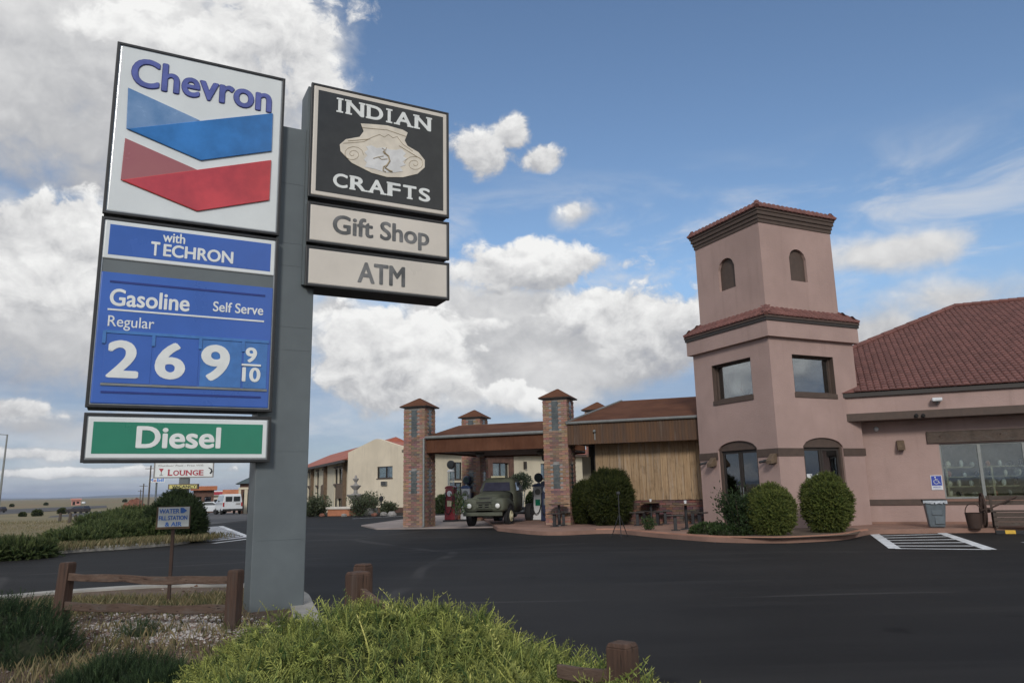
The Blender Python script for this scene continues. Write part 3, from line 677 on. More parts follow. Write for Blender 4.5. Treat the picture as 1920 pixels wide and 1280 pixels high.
# ------------------------------------------------------------------ pylon sign
p0 = G(470, 1165)
SG = Frame((p0.x, p0.y, 0), 27.5)
sign = thing('pylon_sign', (p0.x, p0.y, 0), 'tall grey pole carrying the fuel price boards and the black and cream craft shop boards', 'sign')
YC = -.14                                   # front plane of the cabinets, proud of the pole
def quad_px(fr, pts, y):
    q = [fr.pix(*p, y) for p in pts]; return (q[0][0] + q[3][0]) / 2, (q[1][0] + q[2][0]) / 2, (q[2][1] + q[3][1]) / 2, (q[0][1] + q[1][1]) / 2
px0 = SG.pix(478, 900, 0)[0]; px1 = SG.pix(577, 900, 0)[0]; pzt = SG.pix(557, 241, 0)[1]
MB(SG).box(px0, px1, 0, .5, -.1, pzt).build('pole', 'pole_grey', sign, .012)
pole = sign.children[0]
for pyy in (343, 455, 497, 612, 655, 845, 1010): # sheet seams across the pole cladding
    z = SG.pix(540, pyy, 0)[1]; MB(SG).box(px0 + .06, px1 - .03, -.003, 0, z - .006, z + .006).build('cladding_seam', 'pole_grey', pole)
def cabinet(name, outer, depth, mat='cabinet_black', y=YC, label=None):
    x0, x1, z0, z1 = outer; r = .035
    mb = MB(SG).slab(rect(x0, x1, z0, z1), [rect(x0 + r, x1 - r, z0 + r, z1 - r)], y, y + .05); mb.box(x0 + .012, x1 - .012, y + .047, y + depth, z0 + .012, z1 - .012)
    o = mb.build(name, mat, sign, .006)
    if label: o['label'] = label
    e = .014; MB(SG).slab(rect(x0 + r, x1 - r, z0 + r, z1 - r), [rect(x0 + r + e, x1 - r - e, z0 + r + e, z1 - r - e)], y + .012, y + .048).build('retainer', 'alu', o)
    return o
def face(nm, q, mat, par, y, th=.012, bev=.02): x0, x1, z0, z1 = q; return MB(SG).box(x0, x1, y - th, y, z0, z1).build(nm, mat, par, bev, seg=3)
def inset(q, a, b=None): b = a if b is None else b; return q[0] + a, q[1] - a, q[2] + b, q[3] - b
# left stack
LO = quad_px(SG, [(221.9, 81.2), (536.3, 144.4), (521.9, 439.7), (193.1, 400.6)], YC)
PR = quad_px(SG, [(192.5, 411), (523.3, 441), (509.4, 771), (158, 764)], YC)
DI = quad_px(SG, [(155, 775), (509, 779), (508, 863), (146.8, 870.6)], YC)
lx0 = (LO[0] + PR[0] + DI[0]) / 3; lx1 = (LO[1] + PR[1] + DI[1]) / 3
zA = LO[2]; zB = PR[3]; zC = PR[2]; zD = DI[3]
LO = (lx0, lx1, max(zA, zB + .02), LO[3]); PR = (lx0, lx1, zC, min(zB, LO[2] - .02)); DI = (lx0 - .0, lx1, DI[2], min(zD, zC - .02))
c1 = cabinet('logo_cabinet', LO, .5); f1 = face('face_panel', inset(LO, .04), 'sign_white', c1, YC + .04, .03, .03); FY = YC + .008
c2 = cabinet('price_cabinet', PR, .5); c3 = cabinet('diesel_cabinet', DI, .5)
# brand word: dark edge behind a lighter word
for nm, m, dy, g in (('word_edge', 'chev_word_edge', 0, .008), ('word', 'chev_word', .012, 0)):
    x0, z0 = SG.pix(245, 159.5, FY); x1, z1 = SG.pix(510, 163.5, FY)
    text(MB(SG), 'Chevron', x0 - g, x1 + g, z0 - g, z1 + g, FY - dy * .6, .008, .034 if g else .018).build(nm, m, c1)
def z1px(a, b): return 140 + a * .3125, 60 + b * .3125
def poly_part(pts, nm, m, par, y, th, bev=.012):
    q = [SG.pix(*z1px(*p), FY) for p in pts]; return MB(SG).slab(q, [], y - th, y).build(nm, m, par, bev, seg=2)
poly_part([(320, 335), (752, 532), (640, 560), (309, 583)], 'chevron_fold', 'chev_blue_light', c1, FY, .010)
poly_part([(309, 583), (1190, 490), (1182, 718), (755, 775)], 'chevron_band', 'chev_blue', c1, FY, .022)
poly_part([(302, 637), (740, 830), (620, 860), (275, 890)], 'chevron_fold', 'chev_red_light', c1, FY, .010)
poly_part([(275, 890), (1180, 770), (1168, 1012), (732, 1078)], 'chevron_band', 'chev_red', c1, FY, .022)
TE = quad_px(SG, [(199, 417), (516, 447), (513, 512.5), (192.5, 488)], YC)
GP = quad_px(SG, [(190.6, 510.6), (511, 537), (503.8, 759), (166, 754)], YC)
TE = (lx0 + .04, lx1 - .04, TE[2], PR[3] - .04); GP = (lx0 + .045, lx1 - .045, PR[2] + .045, GP[3])
MB(SG).box(lx0 + .036, lx1 - .036, YC + .02, YC + .05, GP[3] - .02, TE[2] + .01).build('divider_sheet', 'pole_grey', c2)
face('techron_border', TE, 'sign_white', c2, YC + .03, .03, .02); face('techron_panel', inset(TE, .055, .05), 'blue_panel', c2, YC + .001, .004, .002); Y2 = YC - .003
text_px(SG, Y2, 'word', 'with', (305, 453.2), (348, 440), 'white_letter', c2, .02)
text_px(SG, Y2, 'word', 'T', (282, 478.5), (301, 454.5), 'white_letter', c2, .03); text_px(SG, Y2, 'word', 'ECHRON', (305.5, 480.5), (438, 472.5), 'white_letter', c2, .03)
face('price_panel', GP, 'blue_panel', c2, YC + .03, .028, .02); Y3 = YC + .002
w_ = GP[1] - GP[0]; hgt = GP[3] - GP[2]
for a, b, m, g in ((.918, .934, 'blue_deep', .05), (.078, .094, 'blue_deep', .05), (.703, .716, 'white_letter', .05)):
    MB(SG).box(GP[0] + g * w_, GP[1] - g * w_, Y3 - .006, Y3, GP[2] + a * hgt - .0, GP[2] + b * hgt).build('rule_line', m, c2)
text_px(SG, Y3, 'word', 'Gasoline', (204.5, 572.5), (356.8, 553.5), 'white_letter', c2, .024)
text_px(SG, Y3, 'word', 'Self Serve', (399, 583.5), (494, 573), 'white_letter', c2, .016)
text_px(SG, Y3, 'word', 'Regular', (201, 617.5), (290, 597.5), 'white_letter', c2, .004)
za = GP[2] + .155 * hgt; zb = GP[2] + .525 * hgt
xs = [GP[0] + w_ * k for k in (.045, .31, .575, .83, .985)]
for i in range(4):
    face('price_card', (xs[i] + .012, xs[i + 1] - .012, za, zb), ('blue_panel', 'blue_panel', 'blue_light', 'blue_light')[i], c2, Y3, .006, .002)
    MB(SG).box(xs[i] - .018, xs[i] + .018, Y3 - .02, Y3, zb - .12, zb + .03).build('card_clip', 'blue_light', c2)
MB(SG).box(xs[0], xs[4], Y3 - .015, Y3, zb + .005, zb + .04).build('card_rail', 'blue_light', c2); MB(SG).box(xs[0], xs[4], Y3 - .015, Y3, za - .03, za - .005).build('card_rail', 'gutter_grey', c2)
Y4 = Y3 - .007
for s, bl, tr in (('2', (197, 707), (263.8, 640)), ('6', (288, 710), (350, 644)), ('9', (374.4, 713), (432.5, 648)), ('9', (459.5, 679), (482.4, 652)), ('10', (453, 715), (488.8, 689.5))):
    text_px(SG, Y4, 'digit', s, bl, tr, 'white_letter', c2, .034)
xa, zz = SG.pix(453, 683.5, Y4); xb, _ = SG.pix(489, 685, Y4); MB(SG).box(xa, xb, Y4 - .012, Y4, zz - .012, zz + .012).build('fraction_bar', 'white_letter', c2)
face('diesel_border', inset(DI, .045), 'sign_white', c3, YC + .03, .03, .02); face('diesel_panel', inset(DI, .10), 'green_panel', c3, YC + .001, .004, .002)
text_px(SG, Y2, 'word', 'Diesel', (253.6, 840), (415, 801), 'white_letter', c3, .03)
# right stack
IN = quad_px(SG, [(587, 157.5), (842.5, 209), (840.3, 407), (577, 369)], YC); GI = quad_px(SG, [(577, 378), (843, 415), (842.5, 485.5), (574, 455)], YC); AT = quad_px(SG, [(574, 458), (844, 493.6), (843, 560), (571.4, 537.7)], YC)
rx0 = (IN[0] + GI[0] + AT[0]) / 3; rx1 = (IN[1] + GI[1] + AT[1]) / 3
zc = AT[2]; bx, by = SG.pz(824, 577, zc); DEP = max(.45, min(1., by - YC))
IN = (rx0, rx1, IN[2], IN[3]); GI = (rx0, rx1, GI[2], min(GI[3], IN[2] - .015)); AT = (rx0, rx1, AT[2], min(AT[3], GI[2] - .015))
c4_ = cabinet('craft_cabinet', IN, DEP); c5 = cabinet('gift_cabinet', GI, DEP); c6 = cabinet('atm_cabinet', AT, DEP)
MB(SG).box(rx0 + .012, rx0 + .05, YC + .06, YC + DEP - .01, AT[2] + .03, IN[3] - .03).build('side_sheet', 'pole_grey', c4_).location.x = -.043
face('craft_border', inset(IN, .035), 'sign_cream', c4_, YC + .03, .03, .02); face('craft_panel', inset(IN, .095), 'sign_dark', c4_, YC + .001, .004, .002)
face('face_panel', inset(GI, .04), 'sign_cream', c5, YC + .03, .024, .02); face('face_panel', inset(AT, .04), 'sign_cream', c6, YC + .03, .024, .02)
serif_word(SG, Y2, 'letter', 'INDIAN', (630, 210), (808, 222), 'white_letter', c4_); serif_word(SG, Y2, 'letter', 'CRAFTS', (624, 350), (806.5, 355), 'white_letter', c4_)
Y5 = YC + .006
text_px(SG, Y5, 'word', 'Gift Shop', (623, 448), (804.7, 428), 'grey_letter', c5, .028); text_px(SG, Y5, 'word', 'ATM', (670, 529), (759.5, 501), 'grey_letter', c6, .03)
def z3(a, b): return SG.pix(520 + a * .3673, 130 + b * .3673, Y2)
POT = [(425, 278), (480, 281), (560, 288), (640, 310), (665, 325), (650, 365), (664, 392), (720, 425), (752, 465), (752, 502), (715, 535), (640, 553), (560, 552), (480, 530), (380, 480), (322, 420), (318, 385), (350, 358), (420, 346), (440, 318)]
pot = MB(SG).slab([z3(*p) for p in POT], [], Y2 - .010, Y2).build('clay_pot', 'pot_cream', c4_, .004)
def pot_line(pts, r=.0045, nm='pot_line', m='pot_line', y=Y2 - .011): MB(SG).tube([(z3(*p)[0], y, z3(*p)[1]) for p in pts], r, 5).build(nm, m, c4_)
WP = [(452, 396), (480, 390), (505, 404), (540, 400), (575, 412), (605, 414), (632, 408), (655, 432), (640, 446), (660, 458), (638, 474), (655, 490), (625, 500), (640, 522), (600, 528), (545, 528), (500, 512), (446, 500), (455, 478), (440, 462), (458, 442), (444, 425), (462, 412)]
MB(SG).slab([z3(*p) for p in WP], [], Y2 - .014, Y2 - .009).build('pot_field', 'pot_white', c4_)
for cx, cy, sg in ((385, 435, 1), (700, 485, -1)):
    pot_line([(cx + sg * (4 + 2.2 * k) * math.cos(.55 * k), cy + (4 + 2.2 * k) * math.sin(.55 * k) * .8) for k in range(24)], .0035)
pot_line([(432, 300), (560, 312), (655, 345)]); pot_line([(335, 380), (440, 372), (480, 350), (520, 335), (545, 348), (565, 335), (590, 352), (610, 345), (640, 385), (690, 420)], .004); pot_line([(360, 368), (470, 358)], .005); pot_line([(620, 392), (735, 462)], .005)
# flute-player motif: bent back, legs, arms, flute and crest
FP = dict(nm='pot_figure', m='pot_line', y=Y2 - .016)
pot_line([(545, 430), (565, 445), (572, 470), (558, 492), (548, 505), (570, 520), (585, 525)], .013, **FP); pot_line([(555, 492), (540, 500), (538, 520), (552, 526)], .009, **FP)
pot_line([(540, 420), (548, 432)], .018, **FP); pot_line([(548, 416), (532, 404)], .005, **FP); pot_line([(550, 416), (556, 402)], .005, **FP); pot_line([(540, 445), (512, 450), (488, 458)], .006, **FP); pot_line([(560, 460), (530, 462), (515, 452)], .006, **FP)

# ------------------------------------------------------------------ water sign, fences
q = G(315, 1130, .12); WF = Frame((q.x, q.y, .1), 8)
ws = thing('water_sign', (q.x, q.y, .1), 'small white board with blue lettering on a thin rusty post', 'sign')
xt, zt_ = WF.pix(326, 985, 0)
MB(WF).box(-.02, .02, 0, .035, -.1, zt_ + .1).build('post', 'iron_rust', ws, .003)
WQ = quad_px(WF, [(295, 951), (357, 947), (356.5, 989.5), (290.4, 993)], -.03)
MB(WF).box(*WQ[:2], -.03, -.005, *WQ[2:]).build('board', 'wood_siding', ws, .004); MB(WF).box(WQ[0] + .025, WQ[1] - .012, -.036, -.0305, WQ[2] + .03, WQ[3] - .008).build('face', 'sign_white', ws)
for s, bl, tr in (('WATER', (298.5, 962.5), (337, 953)), ('FILL STATION', (297.5, 975), (351.5, 965.5)), ('& AIR', (309, 986.5), (341, 977.5))): text_px(WF, -.0365, 'word', s, bl, tr, 'blue_letter', ws, .03, .003)
ar = [WF.pix(*p, -.0365) for p in ((338.5, 951.5), (344, 951.2), (351, 956.5), (344, 961.5), (338.5, 961.5))]; MB(WF).slab(ar, [], -.0395, -.0365).build('arrow', 'blue_letter', ws)

def post(mb, x, y, z0, z1, w, lean=0.):
    h = z1 - z0; k = w / 2
    mb.frustum((x - k * 1.05, x + k * 1.05, y - k, y + k), z0, (x - k + lean, x + k + lean, y - k * .95, y + k * .95), z1 - .02); mb.frustum((x - k + lean, x + k + lean, y - k * .95, y + k * .95), z1 - .02, (x - k * .82 + lean, x + k * .82 + lean, y - k * .8, y + k * .8), z1)
def rail(mb, p, q, w, h, seg=8, wob=.012):
    p, q = Vector(p), Vector(q); vs = []; d = (q - p).normalized(); a = Vector((-d.y, d.x, 0))
    for i in range(seg + 1):
        c = p.lerp(q, i / seg) + Vector((0, 0, random.uniform(-wob, wob) - .02 * math.sin(math.pi * i / seg))); ww, hh = w * random.uniform(.85, 1.1), h * random.uniform(.85, 1.12)
        vs += [tuple(c + a * (s * ww / 2) + Vector((0, 0, t * hh / 2))) for s, t in ((-1, -.8), (1, -1), (.9, .8), (-1, 1))]
    fs = [(i * 4 + k, i * 4 + (k + 1) % 4, i * 4 + 4 + (k + 1) % 4, i * 4 + 4 + k) for i in range(seg) for k in range(4)] + [(0, 1, 2, 3), tuple(seg * 4 + k for k in range(4))]
    mb.add(vs, fs)
A = G(109, 1174, .1); Bq = G(434, 1182, .1)
fl = thing('split_rail_fence', (A.x, A.y, .08), 'two-rail split wood fence section in front of the water sign', 'fence')
FA = Frame((A.x, A.y, 0), math.degrees(math.atan2(Bq.y - A.y, Bq.x - A.x))); LN = (Bq - A).length
for x, pt, ln in ((0, (120, 1053), .055), (LN, (440, 1067), .02)):
    mb = MB(FA); post(mb, x, 0, -.05, FA.pix(*pt, 0)[1], .125, ln); mb.build('post', 'fence_wood', fl, .004)
for l, r in (((125, 1079), (430, 1085)), ((118, 1133), (428, 1141))):
    a, b = FA.pix(*l, -.0), FA.pix(*r, -.0); mb = MB(FA); rail(mb, (a[0] - .04, 0, a[1]), (b[0] + .06, 0, b[1]), .075, .095); mb.build('rail', 'fence_rail', fl, .006)
# fence running through the foreground juniper
fr2 = thing('split_rail_fence', (at_depth(672, 1100, 5.7).x, 5.7, .1), 'brown rail fence mostly buried in the big foreground juniper', 'fence')
PA = at_depth(672, 1071, 5.7); PB = at_depth(1166, 1203, 3.75); PC = at_depth(681, 1056, 6.7)
for P, wd in ((PA, .14), (PB, .115)):
    mb = MB(Frame((P.x, P.y, 0), -40)); post(mb, 0, 0, .0, P.z, wd); mb.build('post', 'fence_wood', fr2, .005)
mb = MB(); rail(mb, (PA.x, PA.y, PA.z - .13), (PA.x + .5, PA.y - .5, PA.z - .32), .07, .09, 5); mb.build('rail', 'fence_rail', fr2, .006)
mb = MB(); rail(mb, (PA.x, PA.y, PA.z - .48), (PB.x, PB.y, PB.z - .47), .07, .10); mb.build('rail', 'fence_rail', fr2, .006)
mb = MB(); rail(mb, (PB.x - .30, PB.y + .12, PB.z - .15), (PB.x, PB.y, PB.z - .13), .06, .07, 3, .003); mb.build('rail', 'fence_rail', fr2, .006)
fp = thing('fence_post', (PC.x, PC.y, .08), 'single brown wooden post just behind the fence beside the sign pole', 'post')
mb = MB(Frame((PC.x, PC.y, 0), -25)); post(mb, 0, 0, .0, PC.z, .125); mb.build('post_shaft', 'fence_wood', fp, .01)
mb = MB(Frame((PC.x, PC.y, 0), -25)); mb.box(-.03, .035, -.0665, -.06, PC.z - .16, PC.z - .09); mb.build('mortise', 'dark_void', fp)

# ------------------------------------------------------------------ junipers
def lobes_points(lobes, n, zmin, inner=.82, up=.45):
    Ps, Ds = [], []
    area = [(r[0] * r[1] + r[0] * r[2] + r[1] * r[2]) for c, r in lobes]; tot = sum(area)
    for (c, r), a in zip(lobes, area):
        P, D = shell_points(c, r, int(n * a / tot * 1.6), up, inner, zmin)
        keep = np.ones(len(P), bool)
        for c2_, r2_ in lobes:
            if c2_ is c: continue
            keep &= (((P - np.array(c2_)) / np.array(r2_)) ** 2).sum(1) > .75
        Ps.append(P[keep]); Ds.append(D[keep])
    return np.concatenate(Ps), np.concatenate(Ds)
def juniper(name, lobes, n, L, c_in, c_tip, label, cat='bush', group=None, proto=None, zmin=.02, inner_mat='inner_twigs', mat='needle', inner=.8, up=.45, spread=0.):
    c0 = lobes[0][0]; root = thing(name, (c0[0], c0[1], max(zmin, 0) if c0[2] > -1 else zmin), label, cat, group)
    mb = MB()
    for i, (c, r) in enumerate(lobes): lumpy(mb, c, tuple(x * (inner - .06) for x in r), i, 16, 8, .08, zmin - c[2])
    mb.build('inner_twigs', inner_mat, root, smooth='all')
    P, D = lobes_points(lobes, n, zmin, inner, up); D = D + RNG.normal(size=D.shape) * spread
    ln = L * RNG.uniform(.55, 1.25, len(P))
    scatter('foliage', P, D, ln, proto or spray_proto(), c_in, c_tip, mat, root)
    return root
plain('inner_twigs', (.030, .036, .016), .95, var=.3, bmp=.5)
BIG = [((-.80, 4.95, .05), (1.15, 1.0, .67)), ((-.10, 4.30, .05), (.98, .85, .53)), ((.42, 3.78, .0), (.58, .55, .60)), ((.80, 3.62, .0), (.30, .34, .50)), ((-1.30, 4.4, .05), (.82, .8, .53)), ((-.6, 3.7, 0), (.9, .7, .48)), ((-1.60, 5.2, .05), (.60, .6, .57))]
for _ in range(26):
    c_, r_ = BIG[random.randrange(7)]; a_ = random.uniform(0, 6.28); e_ = random.uniform(.25, 1.2); v_ = (math.cos(a_) * math.cos(e_), math.sin(a_) * math.cos(e_), math.sin(e_)); q_ = random.uniform(.12, .20)
    BIG.append((tuple(c_[i] + v_[i] * r_[i] * .84 for i in range(3)), (q_ * 1.3, q_ * 1.3, q_ * .75)))
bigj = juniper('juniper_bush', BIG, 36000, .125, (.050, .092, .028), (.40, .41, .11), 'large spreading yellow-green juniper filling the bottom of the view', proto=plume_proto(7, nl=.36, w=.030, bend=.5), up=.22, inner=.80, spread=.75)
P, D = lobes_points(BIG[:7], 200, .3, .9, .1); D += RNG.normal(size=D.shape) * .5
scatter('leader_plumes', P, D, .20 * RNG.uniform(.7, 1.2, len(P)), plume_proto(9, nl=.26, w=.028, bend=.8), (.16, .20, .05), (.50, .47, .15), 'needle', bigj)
def lob(px, py, y, rx, ry, rz, z=.05):
    p = at_depth(px, py, y); return ((p.x, p.y, z), (rx, ry, rz))
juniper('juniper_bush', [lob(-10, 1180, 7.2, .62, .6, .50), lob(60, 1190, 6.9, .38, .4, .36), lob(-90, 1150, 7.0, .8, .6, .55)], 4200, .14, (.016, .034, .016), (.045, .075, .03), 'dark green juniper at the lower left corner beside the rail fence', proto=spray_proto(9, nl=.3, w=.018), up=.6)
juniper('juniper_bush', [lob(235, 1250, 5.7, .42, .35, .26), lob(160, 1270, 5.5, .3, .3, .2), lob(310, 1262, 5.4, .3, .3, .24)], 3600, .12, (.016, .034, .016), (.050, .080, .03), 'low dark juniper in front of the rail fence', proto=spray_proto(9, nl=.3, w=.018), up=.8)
juniper('small_weed', [lob(262, 1168, 8.0, .16, .14, .10, .11)], 160, .1, (.03, .06, .025), (.07, .11, .05), 'small green weed in the white gravel under the fence', 'plant', up=.8)
juniper('small_weed', [lob(205, 1222, 6.4, .12, .10, .08, .11)], 120, .1, (.03, .055, .025), (.06, .10, .045), 'little weed in the brown mulch near the low dark juniper', 'plant', up=.8)
def glob(px, py, rx, ry, rz, z=.1, dz=.05):
    p = G(px, py, z); return ((p.x, p.y, z + dz), (rx, ry, rz))
JC = ((.028, .055, .020), (.11, .135, .048))
VP_ = spray_proto(6, nl=.38, w=.04, bend=.2)
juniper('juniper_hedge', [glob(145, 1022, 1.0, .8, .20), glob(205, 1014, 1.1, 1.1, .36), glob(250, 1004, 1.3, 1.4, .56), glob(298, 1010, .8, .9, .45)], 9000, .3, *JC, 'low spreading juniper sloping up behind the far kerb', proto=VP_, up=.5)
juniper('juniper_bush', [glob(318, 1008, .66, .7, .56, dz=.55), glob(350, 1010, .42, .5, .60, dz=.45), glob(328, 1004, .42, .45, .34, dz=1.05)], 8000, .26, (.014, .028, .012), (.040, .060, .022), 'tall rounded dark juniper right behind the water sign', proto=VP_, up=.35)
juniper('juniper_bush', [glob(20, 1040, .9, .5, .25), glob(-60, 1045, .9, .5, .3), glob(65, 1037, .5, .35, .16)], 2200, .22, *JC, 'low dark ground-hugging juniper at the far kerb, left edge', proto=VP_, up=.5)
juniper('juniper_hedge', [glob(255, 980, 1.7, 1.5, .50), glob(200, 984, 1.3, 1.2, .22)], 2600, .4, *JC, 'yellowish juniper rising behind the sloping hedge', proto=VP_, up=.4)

def round_shrub(px, base, w, h, lab, dark=1., n=9000):
    p = G(px, base, .13); r = w / 2
    root = thing('round_shrub', (p.x, p.y, .12), lab, 'shrub', 'clipped round shrubs before the buildings')
    c = (p.x, p.y + r * .6, .12 + h * .52); rr = (r, r, h * .5)
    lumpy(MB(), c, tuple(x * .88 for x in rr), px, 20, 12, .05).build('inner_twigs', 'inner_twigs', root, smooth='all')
    MB().tube([(p.x, c[1], .05), (p.x, c[1], .5)], .06, 7).build('stem', 'trunk_bark', root)
    P, D = shell_points(c, rr, n, .55, .84)
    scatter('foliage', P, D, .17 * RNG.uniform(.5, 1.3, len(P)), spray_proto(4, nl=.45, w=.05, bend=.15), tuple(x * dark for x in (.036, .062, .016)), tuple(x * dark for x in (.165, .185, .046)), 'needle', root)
    return root
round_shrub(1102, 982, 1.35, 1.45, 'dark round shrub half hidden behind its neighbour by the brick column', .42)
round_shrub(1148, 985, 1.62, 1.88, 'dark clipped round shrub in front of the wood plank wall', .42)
round_shrub(1457, 1004, .98, 1.20, 'smaller bright clipped round shrub between the two arched doors', .95)
round_shrub(1565, 999, 1.12, 1.46, 'larger bright clipped round shrub before the right arched door', .9)
def open_shrub(px, base, w, h, n, cols, lab, nm='open_shrub', z=.13, stems=14, L=.1, cat='shrub'):
    p = T(px, base, .0); p = G(px, base, z) if p.length < 50 else p
    root = thing(nm, (p.x, p.y, p.z), lab, cat); mb = MB(); Ps, Ds = [], []
    for i in range(stems):
        a = random.uniform(0, 6.28); r = random.uniform(.1, 1) * w / 2; hh = h * random.uniform(.55, 1.) * (1 - .35 * r / w)
        tip = Vector((p.x + r * math.cos(a), p.y + r * math.sin(a) * .8, p.z + hh)); b = Vector((p.x + .1 * r * math.cos(a), p.y + .1 * r * math.sin(a), p.z - .03)); mid = b.lerp(tip, .5) + Vector((0, 0, .12 * hh))
        mb.tube([b, mid, tip], [.018 * h, .011 * h, .005 * h], 5)
        for k in range(n // stems):
            t = random.uniform(.12, 1.); q = (b.lerp(mid, t * 2) if t < .5 else mid.lerp(tip, t * 2 - 1)); j = .11 * h
            Ps.append((q.x + random.gauss(0, j), q.y + random.gauss(0, j), max(p.z + .02, q.z + random.gauss(0, j)))); Ds.append((math.cos(a) * .5 + random.gauss(0, .5), math.sin(a) * .5 + random.gauss(0, .5), .6 + random.gauss(0, .4)))
    mb.build('stems', 'trunk_bark', root)
    P, D = np.array(Ps), np.array(Ds); scatter('foliage', P, D, L * RNG.uniform(.6, 1.3, len(P)), leaf_proto(.42), *cols, 'leaf', root)
    return root
GC = ((.028, .05, .018), (.065, .095, .034)); DK = ((.018, .034, .014), (.045, .070, .026))
open_shrub(1388, 1003, 1.25, 1.28, 4200, DK, 'loose feathery shrub in front of the left arched door', L=.09, stems=18)
juniper('ground_cover', [glob(1330, 1000, .55, .35, .22, .13), glob(1372, 1003, .6, .3, .18, .13)], 2600, .10, *GC, 'low green ground cover at the planter kerb left of the feathery shrub', 'plant', proto=leaf_proto(.4), mat='leaf', up=.4)
open_shrub(1218, 993, .5, .42, 420, GC, 'small light green weed by the planter kerb near the picnic stools', 'small_weed', L=.08, stems=7, cat='plant')
open_shrub(1535, 998, .5, .32, 500, ((.06, .07, .04), (.12, .13, .08)), 'small pale plant at the foot of the right arched door', 'small_weed', L=.07, stems=8, cat='plant')

# ------------------------------------------------------------------ plaza, pads
PE = smooth_line([G(*p) for p in ((933, 995), (1000, 1002), (1055, 1003), (1149, 1000), (1239, 1008), (1345, 1016), (1450, 1018), (1518, 1016), (1586, 1011), (1631, 1002), (1700, 1000), (1861, 998), (2100, 996), (2400, 996))])
sheet([(p.x, p.y) for p in PE] + [(34, 22), (34, 40), (-2, 46), tuple(G(905, 975)[:2])], .125, 'plaza', 'plaza_red', .2)
kerb([p for p in PE if p.x > G(1120, 1000).x * .9 and p.x < G(1636, 1001).x], .16, .16, 0, 'kerb_planter', 'kerb_red', 1)
def planter_soil():
    pts = [G(*p, .13) for p in ((1290, 999), (1345, 1006), (1450, 1009), (1518, 1007), (1590, 1003), (1612, 998), (1600, 990), (1500, 988), (1420, 984), (1330, 984))]
    sheet([(p.x, p.y) for p in smooth_line(pts, 3)], .14, 'planter_soil', 'soil')
planter_soil()
pad = [G(*p) for p in ((677, 986), (706, 992.5), (800, 991), (925, 989), (940, 995))]
sheet([(p.x, p.y) for p in pad] + [(6, 30), (6, 47), tuple(G(800, 968)[:2])], .05, 'canopy_pad', 'pad_concrete', .1)

# ------------------------------------------------------------------ pink gift shop with corner tower
TY = 25.26; BY = -23.
C0 = Vector((8.039, 22.992, .125))
side = 3.693
FR = Frame(C0, TY)                                  # right face: x from the near corner to the right
FLo = FR.w((0, side, 0)); FL = Frame(FLo, TY - 90)  # left face: x from the far left edge to the near corner
FRl = lambda p: FR.pix(*p, 0); FLl = lambda p: FL.pix(*p, 0)
shop = thing('gift_shop', (C0.x, C0.y, .1), 'pink stucco gift shop with square corner tower and red tiled roofs', 'building')
zc0 = FR.pix(1441.6, 629, -.12)[1]; zc1 = FR.pix(1440, 600, -.12)[1]      # cornice box
def px_rect(fr, pts, y=0.):
    q = [fr.pix(*p, y) for p in pts]; xs_ = sorted(a for a, b in q); zs_ = sorted(b for a, b in q); return (xs_[0] + xs_[1]) / 2, (xs_[2] + xs_[3]) / 2, (zs_[0] + zs_[1]) / 2, (zs_[2] + zs_[3]) / 2
WL = px_rect(FL, [(1334, 686), (1406, 669), (1413, 743), (1339, 755)]); WR = px_rect(FR, [(1484.6, 664), (1561, 669), (1568, 731), (1491, 740)])
zw0, zw1 = (WL[2] + WR[2]) / 2, (WL[3] + WR[3]) / 2
WL = (WL[0], WL[1], zw0, zw1); WR = (WR[0], WR[1], zw0, zw1)
DL = (FLl((1350, 900))[0], FLl((1424, 900))[0]); DR = (FRl((1507, 850))[0], FRl((1582, 850))[0])
ds, dt = FRl((1507, 836))[1], FRl((1540, 820))[1]; ds = min(ds, dt - .25)
print('tower z', zc0, zc1, WL, WR, DL, DR, ds, dt)
tw = .30
doorL = arch(DL[0], DL[1], -.1, ds, dt); doorR = arch(DR[0], DR[1], -.1, ds, dt)
ztop = zc1 + .3
w1 = MB(FR).slab(rect(0, side, -.12, ztop), [doorR, rect(*WR)], 0, tw).build('tower_wall', 'stucco_pink', shop)
w2 = MB(FL).slab(rect(0, side - tw, -.12, ztop), [doorL, rect(*WL)], 0, tw).build('tower_wall', 'stucco_pink', shop)
# butt the corner: rear walls, floors and dark interior
MB(FR).box(side - tw, side - .002, tw, side - .002, -.12, ztop).box(tw, side - tw, side - tw, side - .002, -.12, ztop).build('tower_rear_wall', 'stucco_pink', shop)
MB(FR).box(tw + .002, side - tw - .002, tw + .002, side - tw - .002, zw0 - .5, zw0 - .4).box(tw + .002, side - tw - .002, tw + .002, side - tw - .002, zw1 + .2, zw1 + .3).build('tower_floor', 'trim_dark', shop)
def window_unit(fr, r, par, y, mull=None, depth=.16, gl='window_glass', sill=None):
    x0, x1, z0, z1 = r; f = .07
    holes = [rect(x0 + f, x1 - f, z0 + f, z1 - f)] if mull is None else [rect(x0 + f, mull - f * .6, z0 + f, z1 - f), rect(mull + f * .6, x1 - f, z0 + f, z1 - f)]
    o = MB(fr).slab(rect(x0, x1, z0, z1), holes, y, y + depth).build('window', 'trim_brown', par)
    MB(fr).box(x0 + f * .9, x1 - f * .9, y + depth * .45, y + depth * .45 + .006, z0 + f * .9, z1 - f * .9).build('pane', gl, o)
    return o
